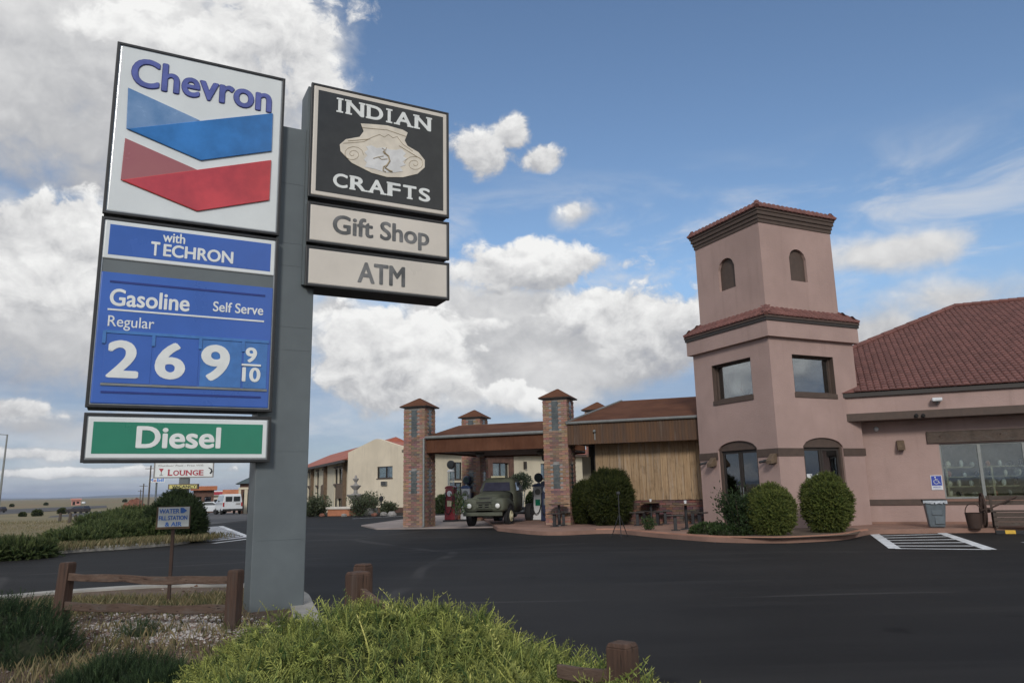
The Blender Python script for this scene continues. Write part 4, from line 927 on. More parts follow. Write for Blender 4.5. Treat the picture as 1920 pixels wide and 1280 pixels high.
for fr, r in ((FL, WL), (FR, WR)):
    o = window_unit(fr, r, shop, .16, gl='tower_glass')
    MB(fr).slab(rect(r[0] - .001, r[1] + .001, r[2] - .001, r[3] + .001), [rect(r[0] + .012, r[1] - .012, r[2] + .012, r[3] - .012)], .004, .162).build('reveal', 'trim_brown', o)
    MB(fr).box(r[0] - .02, r[1] + .02, -.03, .16, r[2] - .14, r[2] + .012).build('sill', 'trim_brown', o, .008)
# antlers and a white picture standing in the left tower window
MB(FL).box(WL[0] + .25, WL[1] - .2, .5, .52, WL[2] + .06, WL[3] - .2).build('window_display', 'white_paint', shop)
mb = MB(FL); cx = (WL[0] + WL[1]) / 2 + .2
for sg in (-1, 1):
    mb.tube([(cx + sg * .05, .42, WL[2] + .1), (cx + sg * .22, .42, WL[2] + .3), (cx + sg * .2, .42, WL[2] + .55)], [.03, .022, .01], 6); mb.tube([(cx + sg * .22, .42, WL[2] + .3), (cx + sg * .42, .42, WL[2] + .5)], [.02, .008], 6)
mb.build('antlers', 'wood_siding', shop)
# arched doors
for fr, (x0, x1) in ((FL, DL), (FR, DR)):
    e = .09; y = .2; zh = ds - .03
    outer = arch(x0 + .002, x1 - .002, .0, ds, dt - .002); hole = rect(x0 + e, x1 - e, .02, zh)
    o = MB(fr).slab(outer, [hole], .06, .24).build('door', 'trim_brown', shop)
    m_ = (x0 + x1) / 2
    st = MB(fr)
    for a, b in ((x0 + e, m_ - .008), (m_ + .008, x1 - e)): st.slab(rect(a, b, .03, zh), [rect(a + .075, b - .075, .30, zh - .1)], .13, .18)
    st.build('leaf_frame', 'trim_dark', o); MB(fr).box(x0 + e + .07, x1 - e - .07, .152, .158, .25, zh - .08).build('pane', 'dark_glass', o)
    MB(fr).tube([(m_ - .06, .10, .95), (m_ - .06, .10, 1.25)], .014, 6).tube([(m_ + .06, .10, .95), (m_ + .06, .10, 1.25)], .014, 6).build('handle', 'alu', o)
MB(FR).box(DR[0] + .2, DR[0] + .42, .146, .1515, 1.35, 1.62).build('notice', 'white_paint', shop); MB(FR).box(DR[0] + .62, DR[0] + .85, .146, .1515, 1.5, 1.62).build('notice', 'white_paint', shop)
# belt course at the springing of the arches
bz0, bz1 = FRl((1465, 847.5))[1], FRl((1463, 835))[1]; bz0, bz1 = ds - .30, ds - .06
MB(FR).box(-.025, DR[0], -.025, -.001, bz0, bz1).build('belt_course', 'trim_brown', shop); MB(FR).box(DR[1], side + .05, -.025, -.001, bz0, bz1).build('belt_course', 'trim_brown', shop)
MB(FL).box(-.02, DL[0], -.025, -.001, bz0, bz1).build('belt_course', 'trim_brown', shop); MB(FL).box(DL[1], side + .0, -.025, -.001, bz0, bz1).build('belt_course', 'trim_brown', shop)
# cornice box, tiled skirt, upper tower, top roof
def ring(fr, s, o, z0, z1): return MB(fr).slab([(-o, -o), (s + o, -o), (s + o, s + o), (-o, s + o)], [[(.05, .05), (s - .05, .05), (s - .05, s - .05), (.05, s - .05)]], z0, z1, 'xy')
ring(FR, side, .145, zc0, zc1).build('cornice', 'stucco_pink', shop)
ring(FR, side, .18, zc1 + .002, zc1 + .10).build('eave_trim', 'trim_dark', shop); ring(FR, side, .20, zc1 + .102, zc1 + .16).build('eave_trim', 'trim_brown', shop)
us = 3.23; io = (side - us) / 2
zu0 = FR.pix(1433, 575, io)[1]; zu1 = FR.pix(1418, 415.5, io)[1]; print('upper', zu0, zu1)
UF = Frame(FR.w((io, io, 0)), TY); UL = Frame(UF.w((0, us, 0)), TY - 90)
ze = zc1 + .16; zi = max(zu0, ze + .25)
def tile_slope(mb, fr, x0, x1, ye, ze_, yi, zi_, wdt=.2, rows=2, ins=0., col=(.18, .076, .063), r=.05, lift=.02):
    """barrel tiles as real half-round pieces, laid in rows up a slope from the eave (ye,ze) to (yi,zi); ends inset by 'ins' at the top"""
    n = max(1, int((x1 - x0) / wdt))
    for j in range(rows):
        a, b = j / rows, min(1., (j + 1.12) / rows); xa, xb = x0 + ins * (j + .5) / rows, x1 - ins * (j + .5) / rows
        for i in range(n):
            x = x0 + (i + .5) * (x1 - x0) / n
            if x < xa - wdt * .4 or x > xb + wdt * .4: continue
            u_ = random.uniform(.84, 1.16); c = tuple(max(.01, q * u_) for q in col); vs = []
            dz = random.uniform(-.004, .004)
            for t, rr in ((a, r * 1.08), (b, r * .92)):
                yy, zz_ = ye + (yi - ye) * t, ze_ + (zi_ - ze_) * t + lift * (1 if t == a else .3) + dz
                for k in range(5):
                    th = math.pi * k / 4; vs.append((x - math.cos(th) * wdt * .47, yy, zz_ + math.sin(th) * rr))
            mb.add(vs, [(k, k + 1, k + 6, k + 5) for k in range(4)] + [(0, 1, 2, 3, 4)], c)
def skirt(fr, s, o, ze_, zi_, inn):
    mb = MB(fr).frustum((-o, s + o, -o, s + o), ze_, (inn, s - inn, inn, s - inn), zi_); return mb
skirt(FR, side, .20, ze + .002, zi, io - .002).build('skirt_roof', 'tile_clay', shop)
def four_sides(fr, s, o, inn, z0, z1, rows, name, par, wdt=.2):
    mb = MB()
    for k in range(4):
        f = fr
        if k: f = Frame(fr.w([(0, 0, 0), (s, 0, 0), (s, s, 0), (0, s, 0)][k]), math.degrees(fr.yaw) + 90 * k)
        m = MB(f); tile_slope(m, f, -o, s + o, -o - .03, z0, inn, z1, wdt, rows, o + inn); mb.v += [] ; b = len(mb.v); mb.v += m.v; mb.f += [tuple(i + b for i in q) for q in m.f]; mb.c += m.c
    # hip rolls
    for a, b in (((-o, -o), (inn, inn)), ((s + o, -o), (s - inn, inn)), ((-o, s + o), (inn, s - inn)), ((s + o, s + o), (s - inn, s - inn))):
        hb = MB(fr)
        for t in range(2):
            p = Vector((*a, z0 + .03)).lerp(Vector((*b, z1 + .03)), t / 2); q = Vector((*a, z0 + .03)).lerp(Vector((*b, z1 + .03)), (t + 1.1) / 2); hb.tube([p, q], [.075, .06], 8)
        hb.build('hip_roll', 'tile_clay', par)
    o_ = mb.build(name, 'roof_tile', par); o_['kind'] = 'stuff'
four_sides(FR, side, .20, io, ze + .01, zi, 2, 'skirt_tiles', shop)
def rnd_arch(x0, x1, z0, z1): return arch(x0, x1, z0, z1 - (x1 - x0) * .42, z1, 10)
aL = [UL.pix(*p, 0) for p in ((1349, 540), (1379, 530), (1363, 483), (1363, 541))]; aR = [UF.pix(*p, 0) for p in ((1481, 500), (1512, 500), (1496, 468), (1496, 529))]
az0 = (aL[3][1] + aR[3][1]) / 2; az1 = (aL[2][1] + aR[2][1]) / 2
hl = rnd_arch(aL[0][0], aL[1][0], az0, az1); hr = rnd_arch(aR[0][0], aR[1][0], az0, az1)
MB(UF).slab(rect(0, us, zi - .3, zu1 + .1), [hr], 0, .25).build('upper_tower_wall', 'stucco_pink', shop); MB(UL).slab(rect(0, us - .25, zi - .3, zu1 + .1), [hl], 0, .25).build('upper_tower_wall', 'stucco_pink', shop)
MB(UF).box(us - .25, us - .002, .25, us - .002, zi - .3, zu1 + .1).box(.25, us - .25, us - .25, us - .002, zi - .3, zu1 + .1).build('upper_rear_wall', 'stucco_pink', shop)
for fr, hq in ((UF, hr), (UL, hl)): MB(fr).slab(hq, [], .10, .14).build('niche_shutter', 'trim_brown', shop)
cz = zu1
for k, (o, dz) in enumerate(((.03, .12), (.06, .13), (.10, .13), (.13, .08))):
    ring(UF, us, o, cz + .002, cz + dz).build('crown_moulding', 'trim_brown', shop); cz += dz
skirt(UF, us, .15, cz + .002, cz + .20, -.02).build('roof_lip', 'tile_clay', shop)
skirt(UF, us, .018, cz + .202, cz + .60, us / 2 - .02).build('tower_roof', 'tile_clay', shop)
four_sides(UF, us, .16, -.02, cz + .0, cz + .21, 2, 'tower_roof_tiles', shop, .19)

# main wing
Pm = G(1730, 981.8, .125)
FM = Frame((Pm.x, Pm.y, .125), BY); 
xa = FM.pz(1618, 984, .125)[0]; xe = 14.                 # from behind the tower to beyond the right edge of the view
zso = FM.pix(1740, 780, -.75)[1]
OV = .75
ez0 = FM.pix(1740, 783, -OV)[1]; ez1 = FM.pix(1740, 768, -OV)[1]; ez2 = FM.pix(1740, 737, -OV)[1]; ez3 = FM.pix(1740, 728, -OV)[1]
print('main', xa, ez0, ez1, ez2, ez3)
wx0 = FM.pix(1760, 833)[0]; wx1 = 9.5; wz1 = FM.pix(1765, 832)[1]; wz0 = FM.pix(1775, 935)[1]
xL = xa - 1.2
mb = MB(FM).slab(rect(xL, xe, -.1, ez0 + .3), [rect(wx0, wx1, wz0, wz1)], 0, .25); mb.build('front_wall', 'stucco_pink', shop)
MB(FM).box(xL + 2, xe, 9, 9.2, -.1, ez0 + .3).box(xe - .2, xe, .25, 9, -.1, ez0 + .3).build('rear_wall', 'stucco_pink', shop)
MB(FM).box(xL + 1.5, xe - .2, .26, 8.9, ez0 + .02, ez0 + .1).build('ceiling', 'trim_dark', shop)
# overhanging frieze: soffit board, pink band and dark trims
fx0 = FM.pix(1563, 770, -OV)[0]
MB(FM).box(fx0, xe, -OV, -.001, ez1, ez2).build('frieze', 'stucco_pink', shop)
MB(FM).box(fx0 - .02, xe, -OV - .05, -.002, ez0, ez1 - .001).build('frieze_beam', 'trim_brown', shop, .01)
MB(FM).box(fx0 - .03, xe, -OV - .10, -.002, ez2 + .001, ez3).build('eave_trim', 'trim_dark', shop, .01)
# roof
RY0, RZ0 = -OV - .14, ez3 + .004
pitch = rad(24)
def on_roof(px, py):
    o = FM.l(EYE); d = FM.Ri @ ray(px, py); tp = math.tan(pitch); t = (RZ0 + (o.y - RY0) * tp - o.z) / (d.z - d.y * tp); return o + d * t
rr = on_roof(1790, 577); rw = rr.y - RY0; xr = rr.x; xg0 = xr - rw; print('roof ridge', rr, xg0, xr)
xg0 = max(xg0, fx0 - 3.2)
rz = rr.z
VR = [(xg0, RY0, RZ0), (xe + .3, RY0, RZ0), (xe + .3, rr.y, rz), (xr, rr.y, rz), (xg0, rr.y + rw, RZ0), (xe + .3, rr.y + rw, RZ0)]
rm = MB(FM).add(VR, [(0, 1, 2, 3), (0, 3, 4), (4, 3, 2, 5), (0, 4, 5, 1)])
main_roof = rm.build('main_roof', 'tile_clay', shop)
def main_tiles():
    wdt, ex = .205, .27; nrm = Vector((0, -math.sin(pitch), math.cos(pitch))); slope = Vector((0, math.cos(pitch), math.sin(pitch)))
    Ls = rw / math.cos(pitch); rows = int(Ls / ex); allT = []
    for j in range(rows):
        s = j * ex; lim = xg0 + s * math.cos(pitch) * (xr - xg0) / rw
        n = int((xe - lim) / wdt)
        for i in range(n):
            x = xe - (i + .5) * wdt
            w_pt = FM.w((x, RY0 + s * math.cos(pitch), RZ0 + s * math.sin(pitch)))
            q = FR.l(w_pt)
            if q.x < side - .05 and q.y > .0 - .25 and q.x > -.5 and q.y < side: continue     # inside the tower
            d = CM.transposed() @ (w_pt - EYE); u, v = 960 + F * d.x / -d.z, 640 - F * d.y / -d.z
            allT.append((0 if u < 1935 else 1, (w_pt - EYE).length, x, s))
    allT.sort(); me = None
    rest = MB(FM); vs0 = []
    for t, r_ in ((-.02, .050), (ex * 1.12, .042)):
        for k in range(5):
            th = math.pi * k / 4; p = slope * t + nrm * (math.sin(th) * r_ + (.028 if t < 0 else .004)); vs0.append(Vector((-math.cos(th) * wdt * .49, p.y, p.z)))
    fs0 = [(k, k + 1, k + 6, k + 5) for k in range(4)] + [(4, 3, 2, 1, 0)]
    protos = []
    for c in range(5):
        m = MB(); m.v = [tuple(FM.R @ v) for v in vs0]; m.f = list(fs0); k = (.86, .93, 1., 1.07, 1.15)[c]; m.c = [(.175 * k, .076 * k, .064 * k)] * len(vs0); protos.append(m)
    obs = []
    for idx, (vis, dd, x, s) in enumerate(allT):
        base = FM.w((x, RY0, RZ0)) + FM.R @ (slope * s); c = random.randrange(5)
        if idx < 300 and vis == 0:
            if len(obs) < 5:
                o = protos[len(obs)].build('roof_tile', 'roof_tile', None); o.parent = main_roof; obs.append(o)
            else: o = obs[c].copy(); COL.objects.link(o)
            o.location = base - parent_origin(main_roof) 
        else:
            b = len(rest.v); rest.v += [tuple(Vector(v) + base) for v in protos[c].v]; rest.f += [tuple(i + b for i in f) for f in fs0]; rest.c += protos[c].c
    o = rest.build('roof_tile_field', 'roof_tile', main_roof); o['kind'] = 'stuff'
    hb = MB(FM)
    for a, b, n in ((Vector((xg0, RY0, RZ0 + .07)), Vector((xr, rr.y, rz + .07)), 16), (Vector((xr, rr.y, rz + .07)), Vector((xe + .3, rr.y, rz + .07)), 34)):
        for t in range(n): hb.tube([a.lerp(b, t / n), a.lerp(b, (t + 1.1) / n)], [.12, .10], 8)
    hb.build('ridge_tiles', 'tile_clay', main_roof)
main_tiles()
# shop window: lintel beam, frames, panes, display shelves inside
wn = MB(FM); wmu = [wx0, FM.pix(1841, 880)[0]]
while wmu[-1] < wx1 - .5: wmu.append(wmu[-1] + (wmu[1] - wmu[0]) * 1.1)
wmu[-1] = wx1
holes = [rect(a + .045, b - .045, wz0 + .06, wz1 - .05) for a, b in zip(wmu, wmu[1:])]
win = wn.slab(rect(wx0, wx1, wz0, wz1), holes, .06, .16).build('shop_window', 'gutter_grey', shop)
for a, b in zip(wmu, wmu[1:]): MB(FM).box(a + .04, b - .04, .10, .106, wz0 + .05, wz1 - .04).build('pane', 'window_glass', win)
MB(FM).box(wx0 - .32, wx1 + .3, -.07, -.001, wz1 + .03, wz1 + .40).build('lintel_beam', 'beam_wood', shop, .012)
for bx_ in (wx0 + .05, wx0 + 1.7, wx0 + 3.4): MB(FM).lathe([(.025, -.085), (.03, -.07)], 8, (bx_, 0, wz1 + .24), 'y').build('bolt', 'iron_rust', shop)
MB(FM).box(wx0 - .05, wx1 + .05, -.06, -.001, wz0 - .08, wz0 - .003).build('window_sill', 'plaza_red', shop, .008)
tz0, tz1 = FM.pix(1640, 947)[1], FM.pix(1640, 936)[1]
MB(FM).box(xa + .15, xe - .01, -.035, -.001, tz0, tz1).build('trim_band', 'trim_brown', shop, .006)
MB(FM).box(xa - .1, xe - .02, -.018, -.0015, -.1, .07).build('wall_base', 'plaza_red', shop)
MB(FM).box(xL + 2, xe - .3, 3.4, 3.5, 0, ez0).build('shop_partition', 'shelf_wood', shop)
sh = MB(FM)
for z in np.linspace(wz0 + .05, wz1 - .75, 4): sh.box(wx0 + .1, wx1 - .2, .45, .95, z, z + .03)
for x in np.arange(wx0 + .15, wx1, 1.25): sh.box(x, x + .05, .45, .95, 0, wz1 - .7)
rack = sh.build('display_shelves', 'shelf_wood', shop)
for i, z in enumerate(np.linspace(wz0 + .05, wz1 - .75, 4)):
    x = wx0 + .25
    while x < wx1 - .5:
        r_ = random.uniform(.05, .11); h_ = random.uniform(.12, .26)
        MB(FM).lathe([(r_ * .6, z + .031), (r_, z + .03 + h_ * .4), (r_ * .85, z + .03 + h_ * .75), (r_ * .45, z + .03 + h_ * .9), (r_ * .55, z + .03 + h_)], 10, (x, .62 + random.uniform(-.1, .1), 0)).build('pottery', random.choice(['pot_cream', 'terracotta', 'wood_siding', 'pot_white', 'dark_void', 'stone_grey']), rack)
        x += random.uniform(.22, .45)
# small items on the pink walls: each a thing of its own
def wall_light(fr, px, py, lab):
    x, z = fr.pix(px, py, -.12); w = fr.w((x, 0, z)); o = thing('wall_light', w, lab, 'lamp', 'brown wall lights on the pink shop')
    MB(fr).slab([(0, z + .15), (-.02, z - .12), (-.26, z - .17), (-.26, z - .06), (-.08, z + .15)], [], x - .11, x + .11, 'yz').build('shade', 'wood_siding', o, .008)
    MB(fr).box(x - .09, x + .09, -.03, -.002, z - .02, z + .16).build('back_plate', 'trim_brown', o); MB(fr).lathe([(.06, z - .19), (.07, z - .15)], 10, (x, -.16, 0)).build('lens', 'dark_void', o)
wall_light(FL, 1335, 866, 'brown wall light left of the left arched door'); wall_light(FL, 1447, 859, 'brown wall light between the two arched doors'); wall_light(FM, 1689, 834, 'brown wall light on the pink wall left of the shop window')
for fr, px, py, lab in ((FL, 1320, 869, 'small black bullet camera beside the leftmost brown wall light'), (FL, 1432, 865, 'small black bullet camera left of the light between the doors')):
    x, z = fr.pix(px, py, -.1); o = thing('security_camera', fr.w((x, 0, z)), lab, 'camera', 'bullet cameras on the tower')
    MB(fr).tube([(x + .05, -.05, z + .03), (x - .02, -.26, z - .02)], .042, 10).build('body', 'black_paint', o); MB(fr).tube([(x + .05, -.002, z + .06), (x + .05, -.08, z + .03)], .018, 6).build('bracket', 'black_paint', o)
x, z = FM.pix(1757, 752, -OV - .1); o = thing('flood_light', FM.w((x, -OV, z)), 'pale grey flood light on the pink frieze below the tiled roof', 'lamp')
MB(FM).box(x - .15, x + .13, -OV - .30, -OV - .06, z + .0, z + .1).build('housing', 'white_paint', o, .02); MB(FM).tube([(x, -OV - .001, z - .06), (x, -OV - .12, z - .06), (x, -OV - .14, z + .03)], .03, 7).build('arm', 'gutter_grey', o); MB(FM).box(x - .13, x + .11, -OV - .29, -OV - .1, z - .012, z - .001).build('lens', 'alu', o)
x, z = FM.pix(1643, 804, -.05); o = thing('dome_camera', FM.w((x, 0, z)), 'tiny white dome camera on the pink wall under the soffit', 'camera')
MB(FM).lathe([(.07, -.002), (.07, -.03), (.05, -.08), (.015, -.10)], 12, (x, 0, z), 'y').build('dome', 'white_paint', o, smooth=True); MB(FM).lathe([(.085, -.001), (.085, -.018)], 12, (x, 0, z), 'y').build('base', 'gutter_grey', o)
for px, lab in ((1718, 'left one of two small dark fixtures under the frieze beam'), (1731, 'right one of two small dark fixtures under the frieze beam')):
    x, z = FM.pix(px, 779, -OV - .06); o = thing('soffit_fixture', FM.w((x, -OV - .05, z)), lab, 'lamp', 'soffit fixtures'); MB(FM).lathe([(.05, -OV - .05), (.06, -OV - .10), (.04, -OV - .13)], 10, (x, 0, z), 'y').build('lamp_body', 'dark_void', o); MB(FM).box(x - .03, x + .03, -OV - .07, -OV - .049, z - .03, z + .07).build('bracket', 'trim_dark', o)
# access sign
q = px_rect(FM, [(1744, 891), (1766, 890), (1768, 917), (1747, 919)]); o = thing('access_sign', FM.w((q[0], 0, q[2])), 'small blue and white wheelchair parking sign on the pink wall', 'sign')
MB(FM).box(q[0], q[1], -.02, -.002, q[2], q[3]).build('plate', 'white_paint', o, .004); hh = q[3] - q[2]; ww = q[1] - q[0]
MB(FM).box(q[0] + .02, q[1] - .02, -.0225, -.0202, q[2] + hh * .3, q[3] - .02).build('field', 'access_blue', o)
cx, cz_ = (q[0] + q[1]) / 2, q[2] + hh * .64; u = hh * .30
sy = MB(FM); sy.lathe([(.09 * u * 1.6, -.0255), (.09 * u * 1.6, -.0227)], 12, (cx - .22 * u, 0, cz_ + .78 * u), 'y')
sy.tube([(cx - .2 * u, -.024, cz_ + .55 * u), (cx - .15 * u, -.024, cz_ - .02 * u), (cx + .35 * u, -.024, cz_ - .05 * u), (cx + .58 * u, -.024, cz_ - .62 * u), (cx + .75 * u, -.024, cz_ - .58 * u)], .075 * u, 6); sy.tube([(cx - .17 * u, -.024, cz_ + .28 * u), (cx + .25 * u, -.024, cz_ + .28 * u)], .06 * u, 6)
sy.tube([(cx - .1 * u + .48 * u * math.cos(a), -.024, cz_ - .28 * u + .48 * u * math.sin(a)) for a in np.linspace(2.2, 6.0, 14)], .065 * u, 6); sy.build('wheelchair_symbol', 'white_letter', o)
text(MB(FM), 'PARKING', q[0] + .05, q[1] - .05, q[2] + .03, q[2] + hh * .10, -.0202, .003, .02).build('word', 'access_blue', o); text(MB(FM), 'RESERVED', q[0] + .05, q[1] - .05, q[2] + hh * .16, q[2] + hh * .24, -.0202, .003, .02).build('word', 'access_blue', o)
# litter bin
bp = FM.l(G(1757, 988, .125)); bz = .0; o = thing('litter_bin', FM.w((bp.x, bp.y, 0)), 'grey plastic litter bin with a bag folded over its rim', 'bin')
hb_ = FM.pix(1757, 936, bp.y)[1]; w0, w1_ = .20, .275
MB(FM).frustum((bp.x - w0, bp.x + w0, bp.y - .2, bp.y + .24), .01, (bp.x - w1_, bp.x + w1_, bp.y - .28, bp.y + .32), hb_ - .05).build('body', 'bin_grey', o, .03)
MB(FM).slab([(bp.x - w1_ - .03, bp.y - .31), (bp.x + w1_ + .03, bp.y - .31), (bp.x + w1_ + .03, bp.y + .35), (bp.x - w1_ - .03, bp.y + .35)], [[(bp.x - w1_ + .03, bp.y - .25), (bp.x + w1_ - .03, bp.y - .25), (bp.x + w1_ - .03, bp.y + .29), (bp.x - w1_ + .03, bp.y + .29)]], hb_ - .08, hb_, 'xy').build('rim', 'rubber', o, .015)
lg = MB(FM); n = 16
for i in range(n):
    xa_ = bp.x - w1_ - .035 + (2 * w1_ + .07) * i / n; lg.box(xa_, xa_ + (2 * w1_ + .07) / n - .002, bp.y - .325, bp.y - .312, hb_ - .10 + random.uniform(-.025, .02), hb_ - .02)
lg.build('bag', 'bin_bag', o); MB(FM).box(bp.x - .11, bp.x + .16, bp.y - .262, bp.y - .23, hb_ * .45, hb_ * .62).box(bp.x - .05, bp.x + .2, bp.y - .245, bp.y - .2, .1, hb_ * .4).build('moulded_grip', 'bin_grey', o, .012)
# old bench with iron wheel end, against the pink wall
bq = FM.l(G(1850, 990, .125)); by_ = min(bq.y, -.75); o = thing('bench', FM.w((bq.x, by_, 0)), 'dark wooden bench with an iron-spoked wheel at its end below the shop window', 'bench')
bx0 = FM.pix(1858, 960, by_)[0]; L_ = 2.6
for k in range(4): MB(FM).box(bx0, bx0 + L_, by_ + .02 + k * .12, by_ + .13 + k * .12, .44, .48).build('seat_slat', 'beam_wood', o, .006)
for k in range(3): MB(FM).box(bx0 + .05, bx0 + L_ - .05, by_ + .03, by_ + .055, .06 + k * .125, .175 + k * .125).build('front_board', 'beam_wood', o, .006)
for k in range(2): MB(FM).box(bx0, bx0 + L_, by_ + .52, by_ + .55, .62 + k * .14, .74 + k * .14).build('back_slat', 'beam_wood', o, .006)
for xx in (bx0 + .08, bx0 + L_ - .14):
    for yy in (by_ + .06, by_ + .50): MB(FM).box(xx, xx + .06, yy, yy + .05, 0, .44 if yy < by_ + .3 else .9).build('leg', 'beam_wood', o)
wxc = bx0 - .14; wr = .46; wz = .49; wc = by_ + .25
whl = MB(FM).tube([(wxc, wc + wr * math.cos(a), wz + wr * math.sin(a)) for a in np.linspace(0, 2 * math.pi, 28, endpoint=False)], .03, 6, closed=True).build('wheel_rim', 'iron_rust', o)
for k in range(6):
    a = k * math.pi / 6; MB(FM).tube([(wxc, wc - (wr - .02) * math.cos(a), wz - (wr - .02) * math.sin(a)), (wxc, wc + (wr - .02) * math.cos(a), wz + (wr - .02) * math.sin(a))], .016, 5).build('spoke', 'iron_rust', whl)
MB(FM).lathe([(.07, -.10), (.09, 0), (.07, .16)], 10, (wxc, wc, wz), 'x').build('hub', 'iron_rust', whl)
MB(FM).tube([(bx0 - .05, by_ + .05, .52), (bx0 + .75, by_ + .45, .86)], .025, 6).build('brace', 'iron_rust', o)
kp = FM.l(G(1829, 990, .125)); kb = thing('rusty_bucket', FM.w((kp.x, kp.y, 0)), 'rusty iron-hooped bucket standing left of the old bench', 'bucket')
MB(FM).lathe([(.17, .005), (.20, .2), (.22, .42), (.235, .43), (.20, .42), (.16, .06)], 16, (kp.x, kp.y, 0)).build('tub', 'iron_rust', kb, smooth=True)
MB(FM).tube([(kp.x + .2 * math.cos(a), kp.y, .43 + .26 * math.sin(a)) for a in np.linspace(0, math.pi, 12)], .014, 6).build('handle', 'iron_rust', kb)
# rubber wheel stop
sa = G(1868, 1001); stp = thing('wheel_stop', (sa.x, sa.y, .0), 'black rubber wheel stop with yellow bands by the plaza edge', 'wheel stop')
ws_f = Frame((sa.x, sa.y, 0), BY)
prof = [(0, .0), (.15, .0), (.12, .10), (.03, .10)]
MB(ws_f).slab(prof, [], 0, 1.8, 'yz').build('body', 'rubber', stp, .01)
for k in range(3): MB(ws_f).slab([(-.004, .012), (.154, .012), (.124, .104), (.026, .104)], [], .22 + k * .52, .46 + k * .52, 'yz').build('yellow_band', 'yellow_paint', stp)

# ------------------------------------------------------------------ canopy, brick columns, plank-walled wing
K1 = G(796, 988, .05); K2 = G(1070, 983.5, .125)
FC = Frame((K1.x, K1.y, 0), math.degrees(math.atan2(K2.y - K1.y, K2.x - K1.x))); x2 = (K2 - K1).xy.length
print('canopy yaw', math.degrees(FC.yaw), 'span', x2, K1, K2)
CW = .96
def zc_(px, py, y=0.): return FC.pix(px, py, y)[1]
zcap = (zc_(796, 763) + zc_(1070, 744)) / 2
def brick_column(cx, cy, z0, h, name_lab, w=CW):
    fr = Frame(FC.w((cx, cy, 0)), math.degrees(FC.yaw)); o = thing('brick_column', FC.w((cx, cy, z0)), name_lab, 'column', 'brick columns of the fuel canopy')
    k = w / 2; MB(fr).box(-k + .012, k - .012, -k + .012, k - .012, z0 - .03, h).build('core', 'stone_grey', o)
    bm_ = MB(fr); ch = .083; nrow = int((h - z0) / ch); nb = 4; bl = w / nb
    for r in range(nrow):
        z = z0 + r * ch; offs = (r % 2) * .5
        for s_ in range(4):
            for i in range(-1, nb):
                a, b = (i + offs) * bl, (i + 1 + offs) * bl; a, b = max(a, 0), min(b, w - .1 if False else w)
                if b - a < .02: continue
                edge = a < .16 or b > w - .16
                c = random.choice([(.35, .21, .15), (.31, .185, .13), (.38, .24, .17)] if edge else [(.22, .14, .11), (.25, .15, .115), (.19, .125, .10), (.29, .175, .13)])
                c = tuple(q * random.uniform(.8, 1.1) for q in c); pr = random.uniform(.0, .006) + (.010 if edge and r % 2 else 0)
                x0_, x1_ = a - k + .005, b - k - .005
                lo, hi = -k - pr, -k + .03
                zz0, zz1 = z + .005, z + ch - .006
                P = {0: (x0_, x1_, lo, hi), 1: (-hi, -lo, x0_, x1_), 2: (x0_, x1_, -hi, -lo), 3: (lo, hi, x0_, x1_)}[s_]
                mid = abs((a + b) / 2 - k) < .2 and (h - 1.25 < z < h - .1 or z0 + 1.30 < z < z0 + 2.25)
                if mid: continue
                bm_.box(*P, zz0, zz1, c)
    q = bm_.build('brick_courses', 'brick', o); q['kind'] = 'stuff'
    for za_, zb_ in ((h - 1.22, h - .10), (z0 + 1.32, z0 + 2.22)):
        g = MB(fr); n = int((zb_ - za_) / .19)
        for s_ in range(4):
            for i in range(n):
                zz0, zz1 = za_ + i * (zb_ - za_) / n + .008, za_ + (i + 1) * (zb_ - za_) / n - .008; P = {0: (-.14, .14, -k, -k + .03), 1: (k - .03, k, -.14, .14), 2: (-.14, .14, k - .03, k), 3: (-k, -k + .03, -.14, .14)}[s_]; g.box(*P, zz0, zz1)
        g.build('glass_block_strip', 'glass_block', o)
    cap = MB(fr).frustum((-k - .15, k + .15, -k - .15, k + .15), h + .04, (-.03, .03, -.03, .03), h + .42).build('cap_roof', 'metal_roof', o); MB(fr).box(-k - .13, k + .13, -k - .13, k + .13, h + .001, h + .039).build('cap_soffit', 'trim_dark', o)
    return o
brick_column(-CW / 2, CW / 2, .05, zcap, 'front left brick column of the canopy, with the downspout')
brick_column(x2 - CW / 2, CW / 2, .125, zcap, 'front brick column between the canopy and the plank wall')
zap = zcap + .42
R1 = FC.l(G(889.7, 768.4, zap)); R2 = FC.l(G(1117.7, 752.8, zap)); print('rear cols', R1, R2, 'zcap', zcap)
ry = (R1.y + R2.y) / 2
brick_column(R1.x, R1.y, .05, zcap, 'rear left brick column seen under and above the canopy roof'); brick_column(R2.x, ry, .125, zcap, 'rear right brick column whose cap peeks over the wing roof')
